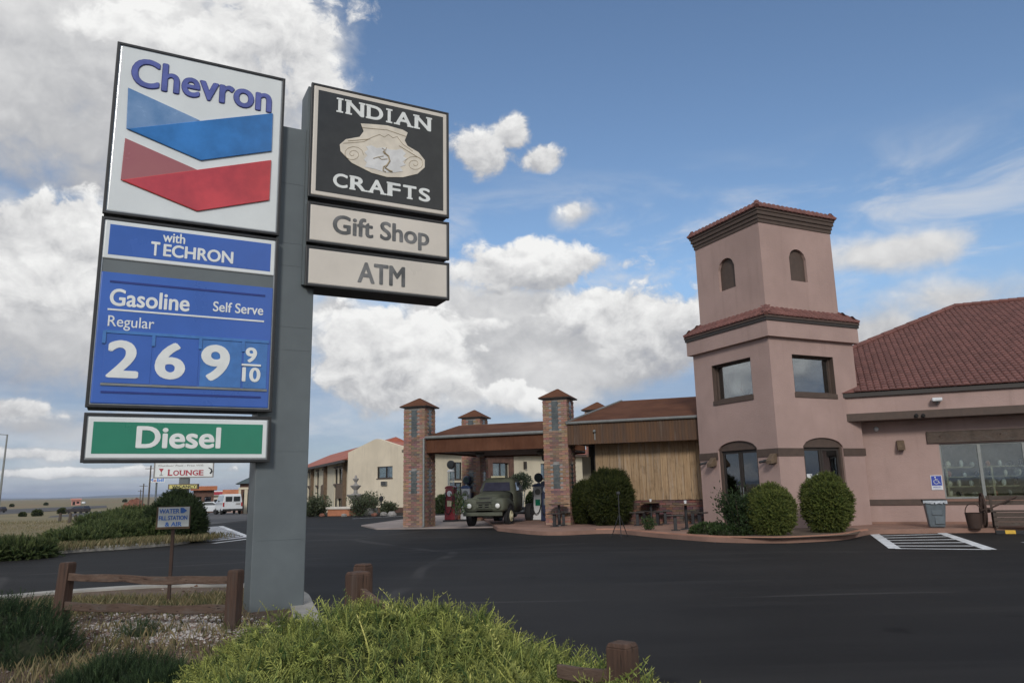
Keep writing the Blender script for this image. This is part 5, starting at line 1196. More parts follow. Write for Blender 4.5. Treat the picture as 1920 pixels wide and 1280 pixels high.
# canopy roof
can = thing('fuel_canopy', FC.w((0, .1, 0)), 'brown metal canopy roof spanning the brick columns over the vintage pumps', 'canopy')
cz0, cz1 = (zc_(806, 849, .1) + zc_(1037, 839, .1)) / 2, (zc_(803, 822, .1) + zc_(1034, 809.5, .1)) / 2
cxe = x2 - CW - .004; depth_c = ry
zrid = (zc_(823, 800, 2.6) + zc_(1033, 788, 2.6)) / 2
print('canopy z', cz0, cz1, zrid)
def ribbed(mb, x0, x1, y, z0, z1, pitch_=.12, amp=.012):
    n = int((x1 - x0) / pitch_) * 2; vs = []
    for i in range(n + 1):
        x = x0 + (x1 - x0) * i / n; yy = y - amp * (i % 2); vs += [(x, yy, z0), (x, yy, z1)]
    mb.add(vs, [(2 * i, 2 * i + 2, 2 * i + 3, 2 * i + 1) for i in range(n)]); return mb
MB(FC).box(.004, cxe, .13, .22, cz0, cz1).build('fascia_board', 'metal_roof', can); ribbed(MB(FC), .004, cxe, .124, cz0 + .005, cz1 - .004, .16, .008).build('fascia', 'metal_roof', can)
MB(FC).tube([(.004, .04, cz1 + .02), (cxe, .04, cz1 + .02)], .065, 8).build('gutter', 'gutter_grey', can)
MB(FC).tube([(-.02, -.05, cz1), (-.02, -.05, .1), (-.02, -.14, .06)], .045, 7).build('downspout', 'gutter_grey', can)
MB(FC).add([(.004, -.02, cz1 + .05), (cxe, -.02, cz1 + .05), (cxe, 2.6, zrid), (.35, 2.6, zrid), (.35, depth_c + .2 - 2, zrid), (cxe, depth_c + .2 - 2, zrid), (.004, depth_c + .6, cz1 + .05), (cxe, depth_c + .6, cz1 + .05)],
           [(0, 1, 2, 3), (3, 2, 5, 4), (4, 5, 7, 6), (0, 3, 4, 6)]).build('roof_sheet', 'metal_roof', can)
MB(FC).box(.004, cxe, .225, depth_c + .4, cz0 + .06, cz0 + .12).build('ceiling', 'trim_dark', can); MB(FC).box(.004, cxe, depth_c + .3, depth_c + .39, cz0, cz1).build('rear_fascia', 'metal_roof', can); MB(FC).box(-.0, .05, .23, depth_c + .29, cz0, cz1).build('side_fascia', 'metal_roof', can)
for px in (900, 1014):
    x = FC.pix(px, 850, 3)[0]; MB(FC).lathe([(.16, cz0 + .06), (.2, cz0 - .02), (.12, cz0 - .10)], 12, (x, 3, 0)).build('ceiling_lamp', 'gutter_grey', can)
# plank-walled wing
wing = thing('plank_walled_wing', FC.w((x2, .6, .1)), 'low wing with vertical wood plank wall, brick base and rusty metal fascia', 'building')
wz0_, wz1_ = (zc_(1072, 833, -.05) + zc_(1310, 822, -.05)) / 2, (zc_(1068, 796, -.05) + zc_(1307, 781, -.05)) / 2
xw = FC.pix(1330, 830, -.05)[0] + .6; print('wing z', wz0_, wz1_, xw)
xs0 = x2 + .01
MB(FC).box(xs0, xw, -.03, .12, wz0_, wz1_).build('fascia_board', 'trim_dark', wing); ribbed(MB(FC), xs0, xw, -.034, wz0_ - .02, wz1_ - .01, .11, .018).build('fascia', 'rusty_metal', wing)
MB(FC).tube([(xs0 - .02, -.10, wz1_ + .03), (xw, -.10, wz1_ + .03)], .055, 8).build('gutter', 'gutter_grey', wing)
YW = .8
pr_y = 3.8
hz = (zc_(1165, 751, pr_y) + zc_(1305, 743.5, pr_y)) / 2; hx = FC.pix(1165, 751, pr_y)[0]; print('wing ridge', hz, hx)
MB(FC).add([(xs0, -.15, wz1_ + .06), (xw + 1, -.15, wz1_ + .06), (xw + 1, pr_y, hz), (hx, pr_y, hz), (xs0, 7.5, wz1_ + .06), (xw + 1, 7.5, wz1_ + .06)], [(0, 1, 2, 3), (0, 3, 4), (3, 2, 5, 4)]).build('roof_sheet', 'metal_roof', wing)
a, b = Vector((xs0, -.15, wz1_ + .075)), Vector((hx, pr_y, hz + .015)); MB(FC).beam(a, b, .1, .05).build('hip_flashing', 'gutter_grey', wing)
bsz = FC.pix(1190, 938, YW)[1]; pxl = FC.pix(1117, 880, YW)[0]
MB(FC).box(xs0 + .0, xw, .13, 6.5, wz0_ + .05, wz0_ + .1).build('soffit', 'trim_dark', wing)
MB(FC).box(pxl - .05, xw, YW + .06, YW + .3, .1, wz0_ + .05).build('backing_wall', 'trim_dark', wing)
x = pxl; i = 0
while x < xw - .1:
    w_ = random.uniform(.235, .30); pl = MB(FC).box(x + .004, x + w_ - .004, YW - random.uniform(0, .022), YW + .055, bsz + .012 + random.uniform(-.008, .01), wz0_ + .05); pl.build('plank', 'plank_wood', wing, .004); x += w_
bw = MB(FC); r = 0; z = .12
while z < bsz - .08:
    xx = pxl - .06 - (r % 2) * .12
    while xx < xw:
        l_ = .24; c = random.choice([(.17, .09, .07), (.21, .115, .085), (.12, .075, .068), (.15, .095, .085)]); bw.box(xx + .005, xx + l_ - .005, YW - .06 - random.uniform(0, .008), YW + .04, z + .005, z + .078, tuple(q * random.uniform(.75, 1.15) for q in c)); xx += l_
    z += .083; r += 1
q = bw.build('brick_courses', 'brick', wing); q['kind'] = 'stuff'
cp = MB(FC); xx = pxl - .06
while xx < xw: cp.box(xx + .004, xx + .094, YW - .10, YW + .03, z + .004, bsz + .01, tuple(q * random.uniform(.7, 1.1) for q in (.13, .08, .065))); xx += .098
q = cp.build('brick_coping', 'brick', wing); q['kind'] = 'stuff'
MB(FC).box(pxl - .06, xw, YW + .041, YW + .06, .1, bsz).build('mortar_bed', 'stone_grey', wing)
# recess with a pale door between column and planks
MB(FC).box(xs0 + .0, pxl - .06, YW + 2.2, YW + 2.3, .1, wz0_ + .05).build('recess_wall', 'trim_dark', wing); da = FC.pix(1092, 880, YW + 1.6)[0]; MB(FC).box(da, da + .35, YW + 1.6, YW + 1.66, .15, wz0_ - .4).build('door', 'stucco_cream', wing)
MB(FC).box(pxl - .05, pxl + .05, YW + .3, YW + 2.2, .1, wz0_ + .05).build('recess_wall', 'trim_dark', wing)
lx, lz = FC.pix(1115, 808, -.06); sl = thing('fascia_light', FC.w((lx, -.05, lz)), 'small pale light fitting on the rusty metal fascia', 'lamp'); MB(FC).lathe([(.05, -.06), (.055, -.14), (.03, -.17)], 10, (lx, 0, lz), 'y').build('lamp_head', 'gutter_grey', sl); MB(FC).box(lx - .02, lx + .02, -.065, -.056, lz - .32, lz).build('conduit', 'gutter_grey', sl)

# ------------------------------------------------------------------ vintage pumps
def gas_pump(px, base, zb, h_body, kind, lab, yaw=None, wide=.52):
    p = G(px, base, zb); fr = Frame((p.x, p.y, zb), math.degrees(FC.yaw) if yaw is None else yaw); o = thing('vintage_gas_pump', (p.x, p.y, zb), lab, 'gas pump', 'vintage gas pumps under the canopy')
    body, top, glb = {'red': ('red_pump', 'red_pump', 'black_paint'), 'white': ('white_paint', 'blue_cap', 'blue_pump'), 'blue': ('blue_pump', 'blue_pump', 'black_paint')}[kind]; k = wide / 2
    MB(fr).box(-k - .06, k + .06, -.24, .24, -.02, .07).build('plinth', 'black_paint', o, .015)
    MB(fr).frustum((-k, k, -.2, .2), .072, (-k * .86, k * .86, -.17, .17), h_body - .14).build('body', body, o, .03)
    MB(fr).slab(arch(-k * .92, k * .92, h_body - .138, h_body - .09, h_body), [], -.18, .18).build('cap', top, o, .02)
    MB(fr).box(k * .88, k * .88 + .05, -.10, .14, .3, h_body - .35).build('side_panel', 'blue_pump' if kind != 'red' else 'gutter_grey', o, .01)
    MB(fr).lathe([(.12, -.19), (.13, -.185), (.13, -.17)], 16, (0, 0, h_body - .36), 'y').build('dial', 'white_paint' if kind != 'white' else 'gutter_grey', o)
    MB(fr).box(-.11, .11, -.205, -.195 + .02, h_body * .42, h_body * .42 + .26).build('plate', {'red': 'ivory', 'white': 'green_panel', 'blue': 'gutter_grey'}[kind], o)
    hp = [(k * .7, -.2, h_body - .4), (k * .75, -.27, h_body - .75), (k * .3, -.30, .42), (-k * .4, -.30, .36), (-k * .75, -.26, .7), (-k * .72, -.2, h_body - .5)]
    MB(fr).tube([tuple(q) for q in smooth_line(hp, 5)], .019, 6).build('hose', 'rubber', o); MB(fr).tube([(-k * .72, -.2, h_body - .5), (-k * .72, -.24, h_body - .3)], .025, 6).build('nozzle', 'alu', o)
    z = h_body
    if kind != 'white':
        MB(fr).lathe([(.13, z + .02), (.13, z + .62)], 16, (0, 0, 0)).build('glass_cylinder', 'clear_glass', o, smooth=True); cg = MB(fr)
        for a in range(4): cg.tube([(.15 * math.cos(a * 1.57 + .78), .15 * math.sin(a * 1.57 + .78), z - .04), (.15 * math.cos(a * 1.57 + .78), .15 * math.sin(a * 1.57 + .78), z + .66)], .014, 6)
        cg.lathe([(.17, z + .64), (.17, z + .68), (.10, z + .74)], 16); cg.build('cylinder_cage', 'white_paint', o); z += .72
    MB(fr).lathe([(.07, z - .02), (.06, z + .05)], 12).build('globe_collar', 'alu', o)
    MB(fr).lathe([(.02, -.075), (.16, -.07), (.20, -.03), (.20, .03), (.16, .07), (.02, .075)], 20, (0, 0, z + .25), 'y', 1., 1.).build('globe', glb, o, smooth=True)
    MB(fr).lathe([(.14, -.079), (.145, -.074)], 18, (0, 0, z + .25), 'y').build('globe_face', 'green_post' if kind == 'white' else 'sign_dark', o)
    return o
gas_pump(846, 977, .05, 1.62, 'red', 'dark red vintage pump with glass cylinder and black globe'); gas_pump(876, 976, .05, 1.62, 'white', 'white vintage pump with blue cap left of the truck')
gas_pump(1012, 977, .06, 1.62, 'white', 'white vintage pump with blue cap right of the truck'); gas_pump(1028, 979, .06, 1.72, 'blue', 'dark blue vintage pump with glass cylinder at the brick column')
p = G(860, 973, .05); o = thing('planter_pot', (p.x, p.y, .05), 'orange clay planter pot beside the red pump', 'planter')
MB().lathe([(.15, .0), (.19, .25), (.23, .52), (.26, .53), (.26, .60), (.21, .60), (.19, .52)], 18, tuple(p)).build('pot', 'terracotta', o, smooth=True); MB().lathe([(.2, .53), (.02, .56)], 14, tuple(p)).build('soil', 'soil', o)
open_shrub(860, 972.5, .34, .95, 260, GC, 'leafy plant growing in the orange clay planter pot', 'potted_plant', .4, 7, .12, 'plant').location.z += .16
p = G(862, 974, .05); p = p + Vector((.25, .9, 0)); o = thing('lamp_post', (p.x, p.y, .05), 'slim dark green post standing between the red and white pumps', 'post')
MB().lathe([(.13, 0), (.13, .12), (.07, .2), (.055, .35), (.05, 2.75), (.08, 2.8)], 12, tuple(p)).build('shaft', 'green_post', o); MB().lathe([(.08, 2.8), (.13, 2.9), (.05, 2.98)], 12, tuple(p)).build('finial', 'green_post', o)

# ------------------------------------------------------------------ old green truck
def superring(mb_pts, cx, cy, cz, a, b, e, axis, n=24):
    r = []
    for k in range(n):
        t = 2 * math.pi * k / n; c, s = math.cos(t), math.sin(t); u = a * math.copysign(abs(c) ** e, c); v = b * math.copysign(abs(s) ** e, s)
        r.append((cx + u, cy, cz + v) if axis == 'y' else (cx + u, cy + v, cz))
    mb_pts.append(r)
def loft(mb, rings):
    n = len(rings[0]); vs = [p for r in rings for p in r]
    fs = [(i * n + k, i * n + (k + 1) % n, (i + 1) * n + (k + 1) % n, (i + 1) * n + k) for i in range(len(rings) - 1) for k in range(n)]
    return mb.add(vs, fs + [tuple(range(n)), tuple(range((len(rings) - 1) * n, len(rings) * n))])
w1p, w2p = G(953, 985.5, .05), G(992, 978.5, .05); fd = (w1p - w2p).normalized(); yaw_t = math.degrees(math.atan2(fd.y, fd.x)) - 90
xr_ = Vector((fd.y, -fd.x, 0)); org = w1p + xr_ * .74; TF = Frame((org.x, org.y, .05), yaw_t); print('truck yaw', yaw_t, org, (w1p - w2p).length)
truck = thing('flatbed_truck', (org.x, org.y, .05), 'old olive green truck cab with bare chassis parked under the canopy', 'truck')
def wheel(x, y, r, w, rim, par=truck, fr=TF, out=-1):
    t = MB(fr).lathe([(r * .62, -w / 2), (r * .93, -w / 2), (r, -w * .3), (r, w * .3), (r * .93, w / 2), (r * .62, w / 2)], 24, (x, y, r), 'x').build('wheel', 'rubber', par, smooth=True)
    MB(fr).lathe([(r * .61, -w * .42), (r * .61, w * .42)], 20, (x, y, r), 'x').build('rim', rim, t)
    MB(fr).lathe([(r * .6, 0), (r * .5, out * .05), (r * .42, out * .03), (r * .22, out * .05), (r * .18, out * .09), (.02, out * .1)], 18, (x + out * w * .40, y, r), 'x').build('hub_cap', rim, t)
WB = 3.2
wheel(-.77, 0, .385, .20, 'ivory'); wheel(.77, 0, .385, .20, 'green_truck', out=1); wheel(-.72, -WB, .40, .26, 'rubber'); wheel(.72, -WB, .40, .26, 'rubber', out=1)
rg = []
for y, a, zc2, b in ((.66, .50, .93, .17), (.62, .56, .94, .24), (.2, .58, .98, .29), (-.4, .64, 1.02, .31), (-.80, .72, 1.05, .31)): superring(rg, 0, y, zc2, a, b, .55, 'y')
hood = loft(MB(TF), rg).build('hood', 'green_truck', truck, smooth='all')
MB(TF).box(-.22, .22, .625, .665, 1.06, 1.085).box(-.3, .3, .63, .672, 1.10, 1.12).build('hood_vent', 'black_paint', hood)
for s in (-1, 1):
    rg = []
    for y, a, zc2, b in ((.78, .22, .83, .20), (.72, .29, .82, .26), (.35, .30, .84, .26), (-.15, .29, .80, .27), (-.6, .25, .72, .24), (-.85, .18, .66, .18)): superring(rg, s * .555, y, zc2, a, b, .55, 'y')
    fe = loft(MB(TF), rg).build('fender', 'green_truck', truck, smooth='all')
    MB(TF).lathe([(.46, -.012), (.46, .012)], 24, (s * .84, 0, .42), 'x').build('wheel_well', 'dark_void', fe)
    MB(TF).lathe([(.115, .03), (.13, .0), (.11, -.03)], 18, (s * .58, .80, .80), 'y').build('headlight_ring', 'green_truck', fe)
    MB(TF).lathe([(.10, -.01), (.095, .03), (.06, .045), (.01, .05)], 18, (s * .58, .80, .80), 'y').build('headlight', 'lamp_lens', fe, smooth='all')
gr = MB(TF).box(-.78, .78, .66, .745, .62, .98).build('grille', 'green_truck', truck, .03); MB(TF).box(-.5, .5, .744, .752, .66, .95).build('grille_opening', 'dark_void', gr)
for z in (.70, .79, .88): MB(TF).box(-.5, .5, .752, .785, z - .018, z + .018).build('grille_bar', 'green_truck', gr, .008)
for x in (-.26, 0, .26): MB(TF).box(x - .05, x + .05, .753, .80, .73, .85).build('grille_tooth', 'green_truck', gr, .012)
MB(TF).box(-.80, .80, .84, .93, .42, .56).build('bumper', 'green_truck', truck, .02); MB(TF).box(-.4, -.33, .5, .86, .48, .56).box(.33, .4, .5, .86, .48, .56).build('bumper_bracket', 'black_paint', truck)
rg = []
for z, a, b, cy in ((.52, .80, .60, -1.38), (.9, .83, .64, -1.40), (1.24, .82, .65, -1.42), (1.34, .79, .62, -1.43), (1.72, .68, .50, -1.50), (1.84, .62, .44, -1.52), (1.885, .48, .32, -1.53)): superring(rg, 0, cy, z, a, b, .38, 'z')
cab = loft(MB(TF), rg).build('cab', 'green_truck', truck, smooth='all')
MB(TF).add([(-.60, -.803, 1.36), (.60, -.803, 1.36), (.52, -.982, 1.70), (-.52, -.982, 1.70), (-.58, -.83, 1.355), (.58, -.83, 1.355), (.5, -1.01, 1.69), (-.5, -1.01, 1.69)], [(0, 1, 2, 3), (7, 6, 5, 4), (0, 4, 5, 1), (1, 5, 6, 2), (2, 6, 7, 3), (3, 7, 4, 0)]).build('windshield', 'windshield', cab)
for s in (-1, 1):
    MB(TF).add([(s * .800, -1.78, 1.36), (s * .800, -1.06, 1.36), (s * .708, -1.18, 1.68), (s * .708, -1.78, 1.68), (s * .76, -1.78, 1.36), (s * .76, -1.06, 1.36), (s * .66, -1.18, 1.68), (s * .66, -1.78, 1.68)], [(0, 1, 2, 3), (7, 6, 5, 4), (0, 4, 5, 1), (1, 5, 6, 2), (2, 6, 7, 3), (3, 7, 4, 0)]).build('side_window', 'windshield', cab)
    MB(TF).tube([(s * .82, -.98, 1.3), (s * 1.0, -.92, 1.42)], .012, 5).box(s * 1.0 - .06, s * 1.0 + .06, -.94, -.90, 1.36, 1.56).build('mirror', 'black_paint', cab)
    MB(TF).box(s * .835 - .012, s * .835 + .012, -1.88, -1.78, 1.14, 1.17).build('door_handle', 'gutter_grey', cab); MB(TF).box(min(s * .55, s * .86), max(s * .55, s * .86), -1.9, -.85, .44, .50).build('running_board', 'black_paint', truck)
    MB(TF).box(s * .40 - .04, s * .40 + .04, -4.3, .55, .50, .64).build('chassis_rail', 'black_paint', truck)
for y in (-2.2, -3.0, -4.25): MB(TF).box(-.44, .44, y, y + .08, .52, .62).build('cross_member', 'black_paint', truck)
MB(TF).tube([(-.66, 0, .385), (.66, 0, .385)], .05, 8).build('axle', 'black_paint', truck); MB(TF).tube([(-.66, -WB, .40), (.66, -WB, .40)], .06, 8).lathe([(.16, -.12), (.2, 0), (.16, .12)], 12, (0, -WB, .4), 'x').build('axle', 'black_paint', truck)
MB(TF).box(-.2, .2, -1.2, .3, .30, .50).build('engine_sump', 'dark_void', truck, .03); MB(TF).box(-.30, .30, -1.10, -1.06, 1.885, 1.96).build('roof_plate', 'ivory', cab)

# ------------------------------------------------------------------ tables, stools, tripod
def pole_table(px, base, lab):
    p = G(px, base, .125); o = thing('pedestal_table', (p.x, p.y, .125), lab, 'table', 'small outdoor tables')
    MB().lathe([(.34, .74), (.36, .75), (.36, .78), (.34, .79)], 20, tuple(p)).build('table_top', 'wood_siding', o); MB().lathe([(.05, .03), (.045, .74)], 10, tuple(p)).build('pedestal', 'black_paint', o); MB().lathe([(.2, 0), (.19, .03), (.06, .05)], 14, tuple(p)).build('foot', 'black_paint', o)
    return p
proto_stool = None
def stool(px, base, lab, zt0=.125):
    global proto_stool
    p = G(px, base, zt0)
    if proto_stool is None:
        proto_stool = o = thing('stool', (0, 0, 0), lab, 'stool', 'black stools around the tables')
        MB().box(-.26, .26, -.15, .15, .43, .47).build('seat', 'trim_dark', o, .015); MB().box(-.05, .05, -.05, .05, .02, .43).build('post', 'black_paint', o, .006); MB().box(-.13, .13, -.13, .13, 0, .02).build('foot_plate', 'black_paint', o)
    else: o = copy_tree(proto_stool)
    o.location = (p.x, p.y, zt0); o['label'] = lab; o.rotation_euler.z = random.uniform(-.3, .3) + FC.yaw
pole_table(1049, 985, 'small table at the foot of the front right brick column'); stool(1040, 987, 'black stool in front of the table by the brick column'); stool(1057, 984, 'black stool right of the table by the brick column')
pt = pole_table(1222, 982, 'small table before the plank wall, left of two'); pt2 = pole_table(1288, 992, 'small table nearest the pink tower, before the plank wall')
for px, b, lab in ((1196, 985, 'outer left black stool of the left table before the planks'), (1209, 982, 'inner left black stool of the left table before the planks'), (1234, 984, 'inner right black stool of the left table before the planks'), (1248, 982, 'outer right black stool of the left table before the planks'),
                   (1267, 994, 'black stool left of the table nearest the pink tower'), (1300, 982, 'black stool behind the table nearest the pink tower'), (1313, 987, 'black stool between the tower corner and its nearest table')): stool(px, b, lab)
for p_, lab in ((pt, 'tiny white cup on the left table before the planks'), (pt2, 'tiny white cup on the table nearest the pink tower')):
    o = thing('cup', (p_.x, p_.y, .915), lab, 'cup'); MB().lathe([(.035, .915), (.045, 1.0)], 12, (p_.x, p_.y, 0)).build('cup_body', 'white_paint', o); MB().lathe([(.047, 1.0), (.047, 1.012)], 12, (p_.x, p_.y, 0)).build('lid', 'pot_white', o)
p = G(1163, 1006); tp = thing('tripod', (p.x, p.y, 0), 'thin black tripod standing on the asphalt before the dark round shrub', 'tripod')
for k in range(3):
    a = k * 2.094 + .5; MB().tube([(p.x + .28 * math.cos(a), p.y + .28 * math.sin(a), .0), (p.x + .02 * math.cos(a), p.y + .02 * math.sin(a), .62)], [.012, .018], 6).build('leg', 'black_paint', tp)
MB().tube([(p.x, p.y, .35), (p.x, p.y, 1.25)], .016, 7).build('centre_column', 'black_paint', tp); MB().box(p.x - .05, p.x + .05, p.y - .05, p.y + .05, 1.25, 1.33).build('head', 'black_paint', tp, .01)

# ------------------------------------------------------------------ motel
pr_ = G(763, 960.5); ztp = EYE.z + ray(762.5, 839.5).z * pr_.xy.length / ray(762.5, 839.5).xy.length; pl_ = G(652.8, 848, ztp)
MG = Frame((pl_.x, pl_.y, 0), math.degrees(math.atan2(pr_.y - pl_.y, pr_.x - pl_.x))); gw = (pr_ - pl_).xy.length
zap_ = MG.pix(703.5, 822.7)[1]; xap = gw / 2; print('motel', pl_, pr_, gw, ztp, zap_, math.degrees(MG.yaw))
mot = thing('motel_block', (pl_.x, pl_.y, 0), 'beige motel block with plain gabled end wall and one upper window', 'building')
gab = [(0, -.1), (gw, -.1), (gw, ztp), (gw * .8, ztp + (zap_ - ztp) * .40), (gw * .6, ztp + (zap_ - ztp) * .84), (gw * .54, zap_ - .03), (xap, zap_), (gw * .45, zap_ - .04), (gw * .4, ztp + (zap_ - ztp) * .84), (gw * .2, ztp + (zap_ - ztp) * .42), (0, ztp)]
wq = px_rect(MG, [(707, 874), (736, 874), (736, 896), (707, 896)])
MB(MG).slab(gab, [rect(*wq)], 0, .3).build('gable_wall', 'stucco_beige', mot)
def motel_window(fr, r, par, y=.06, split=.55):
    x0, x1, z0, z1 = r; f = .05; m = x0 + (x1 - x0) * split
    o = MB(fr).slab(rect(x0, x1, z0, z1), [rect(x0 + f, m - f / 2, z0 + f, z1 - f), rect(m + f / 2, x1 - f, z0 + f, z1 - f)], y, y + .1).build('window', 'trim_dark', par)
    MB(fr).box(x0 + f, x1 - f, y + .05, y + .056, z0 + f, z1 - f).build('pane', 'window_glass', o); MB(fr).box(x0 + .02, m - .1, y + .16, y + .18, z0, z1).box(m + .2, x1 - .02, y + .16, y + .18, z0, z1).build('curtain', 'curtain', o); MB(fr).box(x0 - .1, x1 + .1, y + .28, y + .30, z0 - .1, z1 + .1).build('room_back', 'dark_void', o); MB(fr).box(x0 - .05, x1 + .05, y - .09, y + .02, z0 - .07, z0 - .002).build('sill', 'trim_brown', o)
motel_window(MG, wq, mot)
aq = px_rect(MG, [(716, 902), (726.5, 902), (726.5, 910), (716, 910)]); MB(MG).box(*aq[:2], -.12, -.001, *aq[2:]).build('air_conditioner', 'gutter_grey', mot, .02)
for k in range(4): MB(MG).box(aq[0] + .05, aq[1] - .05, -.13, -.119, aq[2] + .05 + k * (aq[3] - aq[2]) / 4.6, aq[2] + .09 + k * (aq[3] - aq[2]) / 4.6).build('grille_slat', 'trim_dark', mot)
MB(MG).box(.05, gw - .02, -.03, -.001, -.1, .35).build('wall_base', 'brown_brick', mot)
# long side of that block, running back to the right behind the canopy
MS = Frame((pr_.x, pr_.y, 0), math.degrees(MG.yaw) + 90); LS = 30.
ups = [px_rect(MS, [(a, 866), (b, 866), (b, 888), (a, 888)]) for a, b in ((843, 866), (922, 953), (1014, 1038))]
zu_0, zu_1 = ups[0][2], ups[0][3]; zu_1 = min(zu_1, ztp - .4); zu_0 = zu_1 - 1.25
wins = [(a, b, zu_0, zu_1) for a, b, _, _ in ups]; wins += [(a, b, .8, 2.0) for a, b, _, _ in ups]
print('side windows', wins, ztp)
MB(MS).slab(rect(.31, LS, -.1, ztp - .3), [rect(*w) for w in wins], 0, .28).build('side_wall', 'stucco_cream', mot)
for w in wins: motel_window(MS, w, mot)
xs_, xe_ = MS.pix(906, 900)[0], MS.pix(962, 900)[0]
pz_ = wins[1]; MB(MS).slab(rect(min(xs_, pz_[0] - .4), max(xe_, pz_[1] + .3), -.1, ztp - .32), [rect(*wins[1]), rect(*wins[4])], -.12, -.001).build('stone_pier', 'brown_brick', mot)
for k in range(2):
    zz = ztp - .5 - k * 1.9; 
MB(MS).box(-.0, LS, -.5, .6, ztp - .29, ztp - .1).build('eave', 'trim_brown', mot)
MB(MS).add([(.3, -.55, ztp - .09), (LS, -.55, ztp - .09), (LS, gw / 2, zap_ - .15), (.3, gw / 2, zap_ - .15), (.3, gw + .4, ztp - .09), (LS, gw + .4, ztp - .09)], [(0, 1, 2, 3), (3, 2, 5, 4)]).build('roof', 'red_roof', mot)
bx_, bz_ = MS.pix(983, 872); MB(MS).box(bx_ - .1, bx_ + .1, -.2, -.001, bz_ - .3, bz_ + .3).build('wall_lantern', 'trim_dark', mot)
# left wing of the motel, receding to the left
zev = EYE.z + ray(652, 861).z * pl_.xy.length / ray(652, 861).xy.length
pe_ = G(576, 879, zev); ml_o = pl_ + (MG.R @ Vector((0, .4, 0)))
MLd = Vector((pe_.x - ml_o.x, pe_.y - ml_o.y, 0)); LL = MLd.length * 1.25; MLd.normalize(); far_end = ml_o + MLd * LL
ML = Frame((far_end.x, far_end.y, 0), math.degrees(math.atan2(-MLd.y, -MLd.x))); print('left wing', pe_, LL, zev)
zfe = zt(far_end.x, far_end.y) - .3
mw = thing('motel_wing', (far_end.x, far_end.y, zfe), 'two-storey motel wing with red tiled roof and dark window bays', 'building')
bays = []
for a, b in ((578.5, 581), (593.5, 597.5), (605.5, 612), (627.5, 633), (634.5, 642)):
    x0, x1 = ML.pix(a, 900)[0], ML.pix(b, 900)[0]; bays.append((x0, x1))
zf1, zf0 = zev - .45, zev - 1.75
LLv = LL - .3
hol = [rect(a, b, zf0, zf1) for a, b in bays] + [rect(a, b, .4 + zfe * .3, 2.0) for a, b in bays]
MB(ML).slab(rect(0, LLv, zfe, zev - .1), hol, 0, .25).build('front_wall', 'stucco_cream', mw)
for h_ in hol:
    r = (h_[0][0], h_[1][0], h_[0][1], h_[2][1]); o = MB(ML).slab(rect(*r), [rect(r[0] + .1, r[1] - .1, r[2] + .08, r[3] - .08)], .08, .16).build('window', 'trim_dark', mw); MB(ML).box(r[0] + .08, r[1] - .08, .12, .126, r[2] + .06, r[3] - .06).build('pane', 'dark_glass', o); MB(ML).box(r[0] - .1, r[1] + .1, .4, .42, r[2] - .1, r[3] + .1).build('room_back', 'dark_void', o); MB(ML).box(r[0] - .1, r[1] + .1, -.1, -.001, r[3] + .02, r[3] + .16).build('window_head', 'trim_brown', o)
for a, b in ((583, 587), (604, 611.8), (633, 648)):
    x0, x1 = ML.pix(a, 920)[0], ML.pix(b, 920)[0]; cutt = [h for h in hol if h[0][0] < x1 and h[1][0] > x0]
    MB(ML).box(x0, x1, -.14, -.002, zf0 - 1.15, zf0 - .05).build('wood_panel', 'wood_siding', mw); MB(ML).box(x1 - .05, x1 + .3, -.3, -.002, zfe, zev - .1).build('pier', 'wood_siding', mw)
zrl = ML.pix(600, 861, 3.)[1]
MB(ML).add([(-.5, -.7, zev), (LL - .1, -.7, zev), (LL - .1, 3.4, zev + 1.75), (-.5, 3.4, zev + 1.75), (-.5, 7.5, zev), (LL - .1, 7.5, zev)], [(0, 1, 2, 3), (3, 2, 5, 4), (0, 3, 4), (1, 5, 2)]).build('roof', 'red_roof', mw)
MB(ML).box(-.5, LL - .1, -.7, -.55, zev - .2, zev - .01).box(-.5, LL - .2, -.55, -.0, zev - .09, zev - .02).build('eave', 'trim_dark', mw)
MB(ML).box(-.1, .3, .26, 7, zfe, zev - .1).build('end_wall', 'stucco_cream', mw)

# courtyard before the motel: planter wall, fountain, shrubs, lamp posts, rocks
fp_ = G(666, 964, 0); fo = thing('fountain', (fp_.x, fp_.y, 0), 'grey three-tiered stone fountain before the motel gable', 'fountain')
hF = MG.l(fp_).y; sc = fp_.length / 1400
zz = lambda py: EYE.z + ray(666, py).z * fp_.xy.length / ray(666, py).xy.length
prof = [(.5, 0), (.45, .2), (.2, .3), (.16, zz(938)), (.3, zz(936)), (15 * sc, zz(929)), (16 * sc, zz(927)), (15 * sc, zz(926.4)), (.3, zz(926)), (.14, zz(924)), (.12, zz(918)), (.2, zz(916)), (9 * sc, zz(911.5)), (9.8 * sc, zz(910)), (.2, zz(909)), (.09, zz(907)), (.08, zz(903)), (5 * sc, zz(899)), (5.5 * sc, zz(897)), (.1, zz(896)), (.08, zz(893)), (.02, zz(890))]
MB().lathe(prof, 24, (fp_.x, fp_.y, 0)).build('tiers', 'stone_grey', fo, smooth=True); MB().lathe([(1.5, 0), (1.5, .4), (1.25, .42), (1.25, .2)], 24, (fp_.x, fp_.y, 0)).build('basin', 'stone_grey', fo)
wa, wb = G(614, 967), G(655, 966.5); pw = thing('planter_wall', (wa.x, wa.y, 0), 'low brick planter wall with pale cap before the fountain', 'wall'); WFm = Frame((wa.x, wa.y, 0), math.degrees(math.atan2(wb.y - wa.y, wb.x - wa.x))); lw = (wb - wa).length
zwt = WFm.pix(634, 950)[1]; MB(WFm).box(0, lw, 0, 1.2, 0, zwt - .14).build('brick_wall', 'terracotta', pw); MB(WFm).box(-.1, lw + .1, -.1, 1.3, zwt - .139, zwt).build('cap_slab', 'sign_cream', pw, .02)
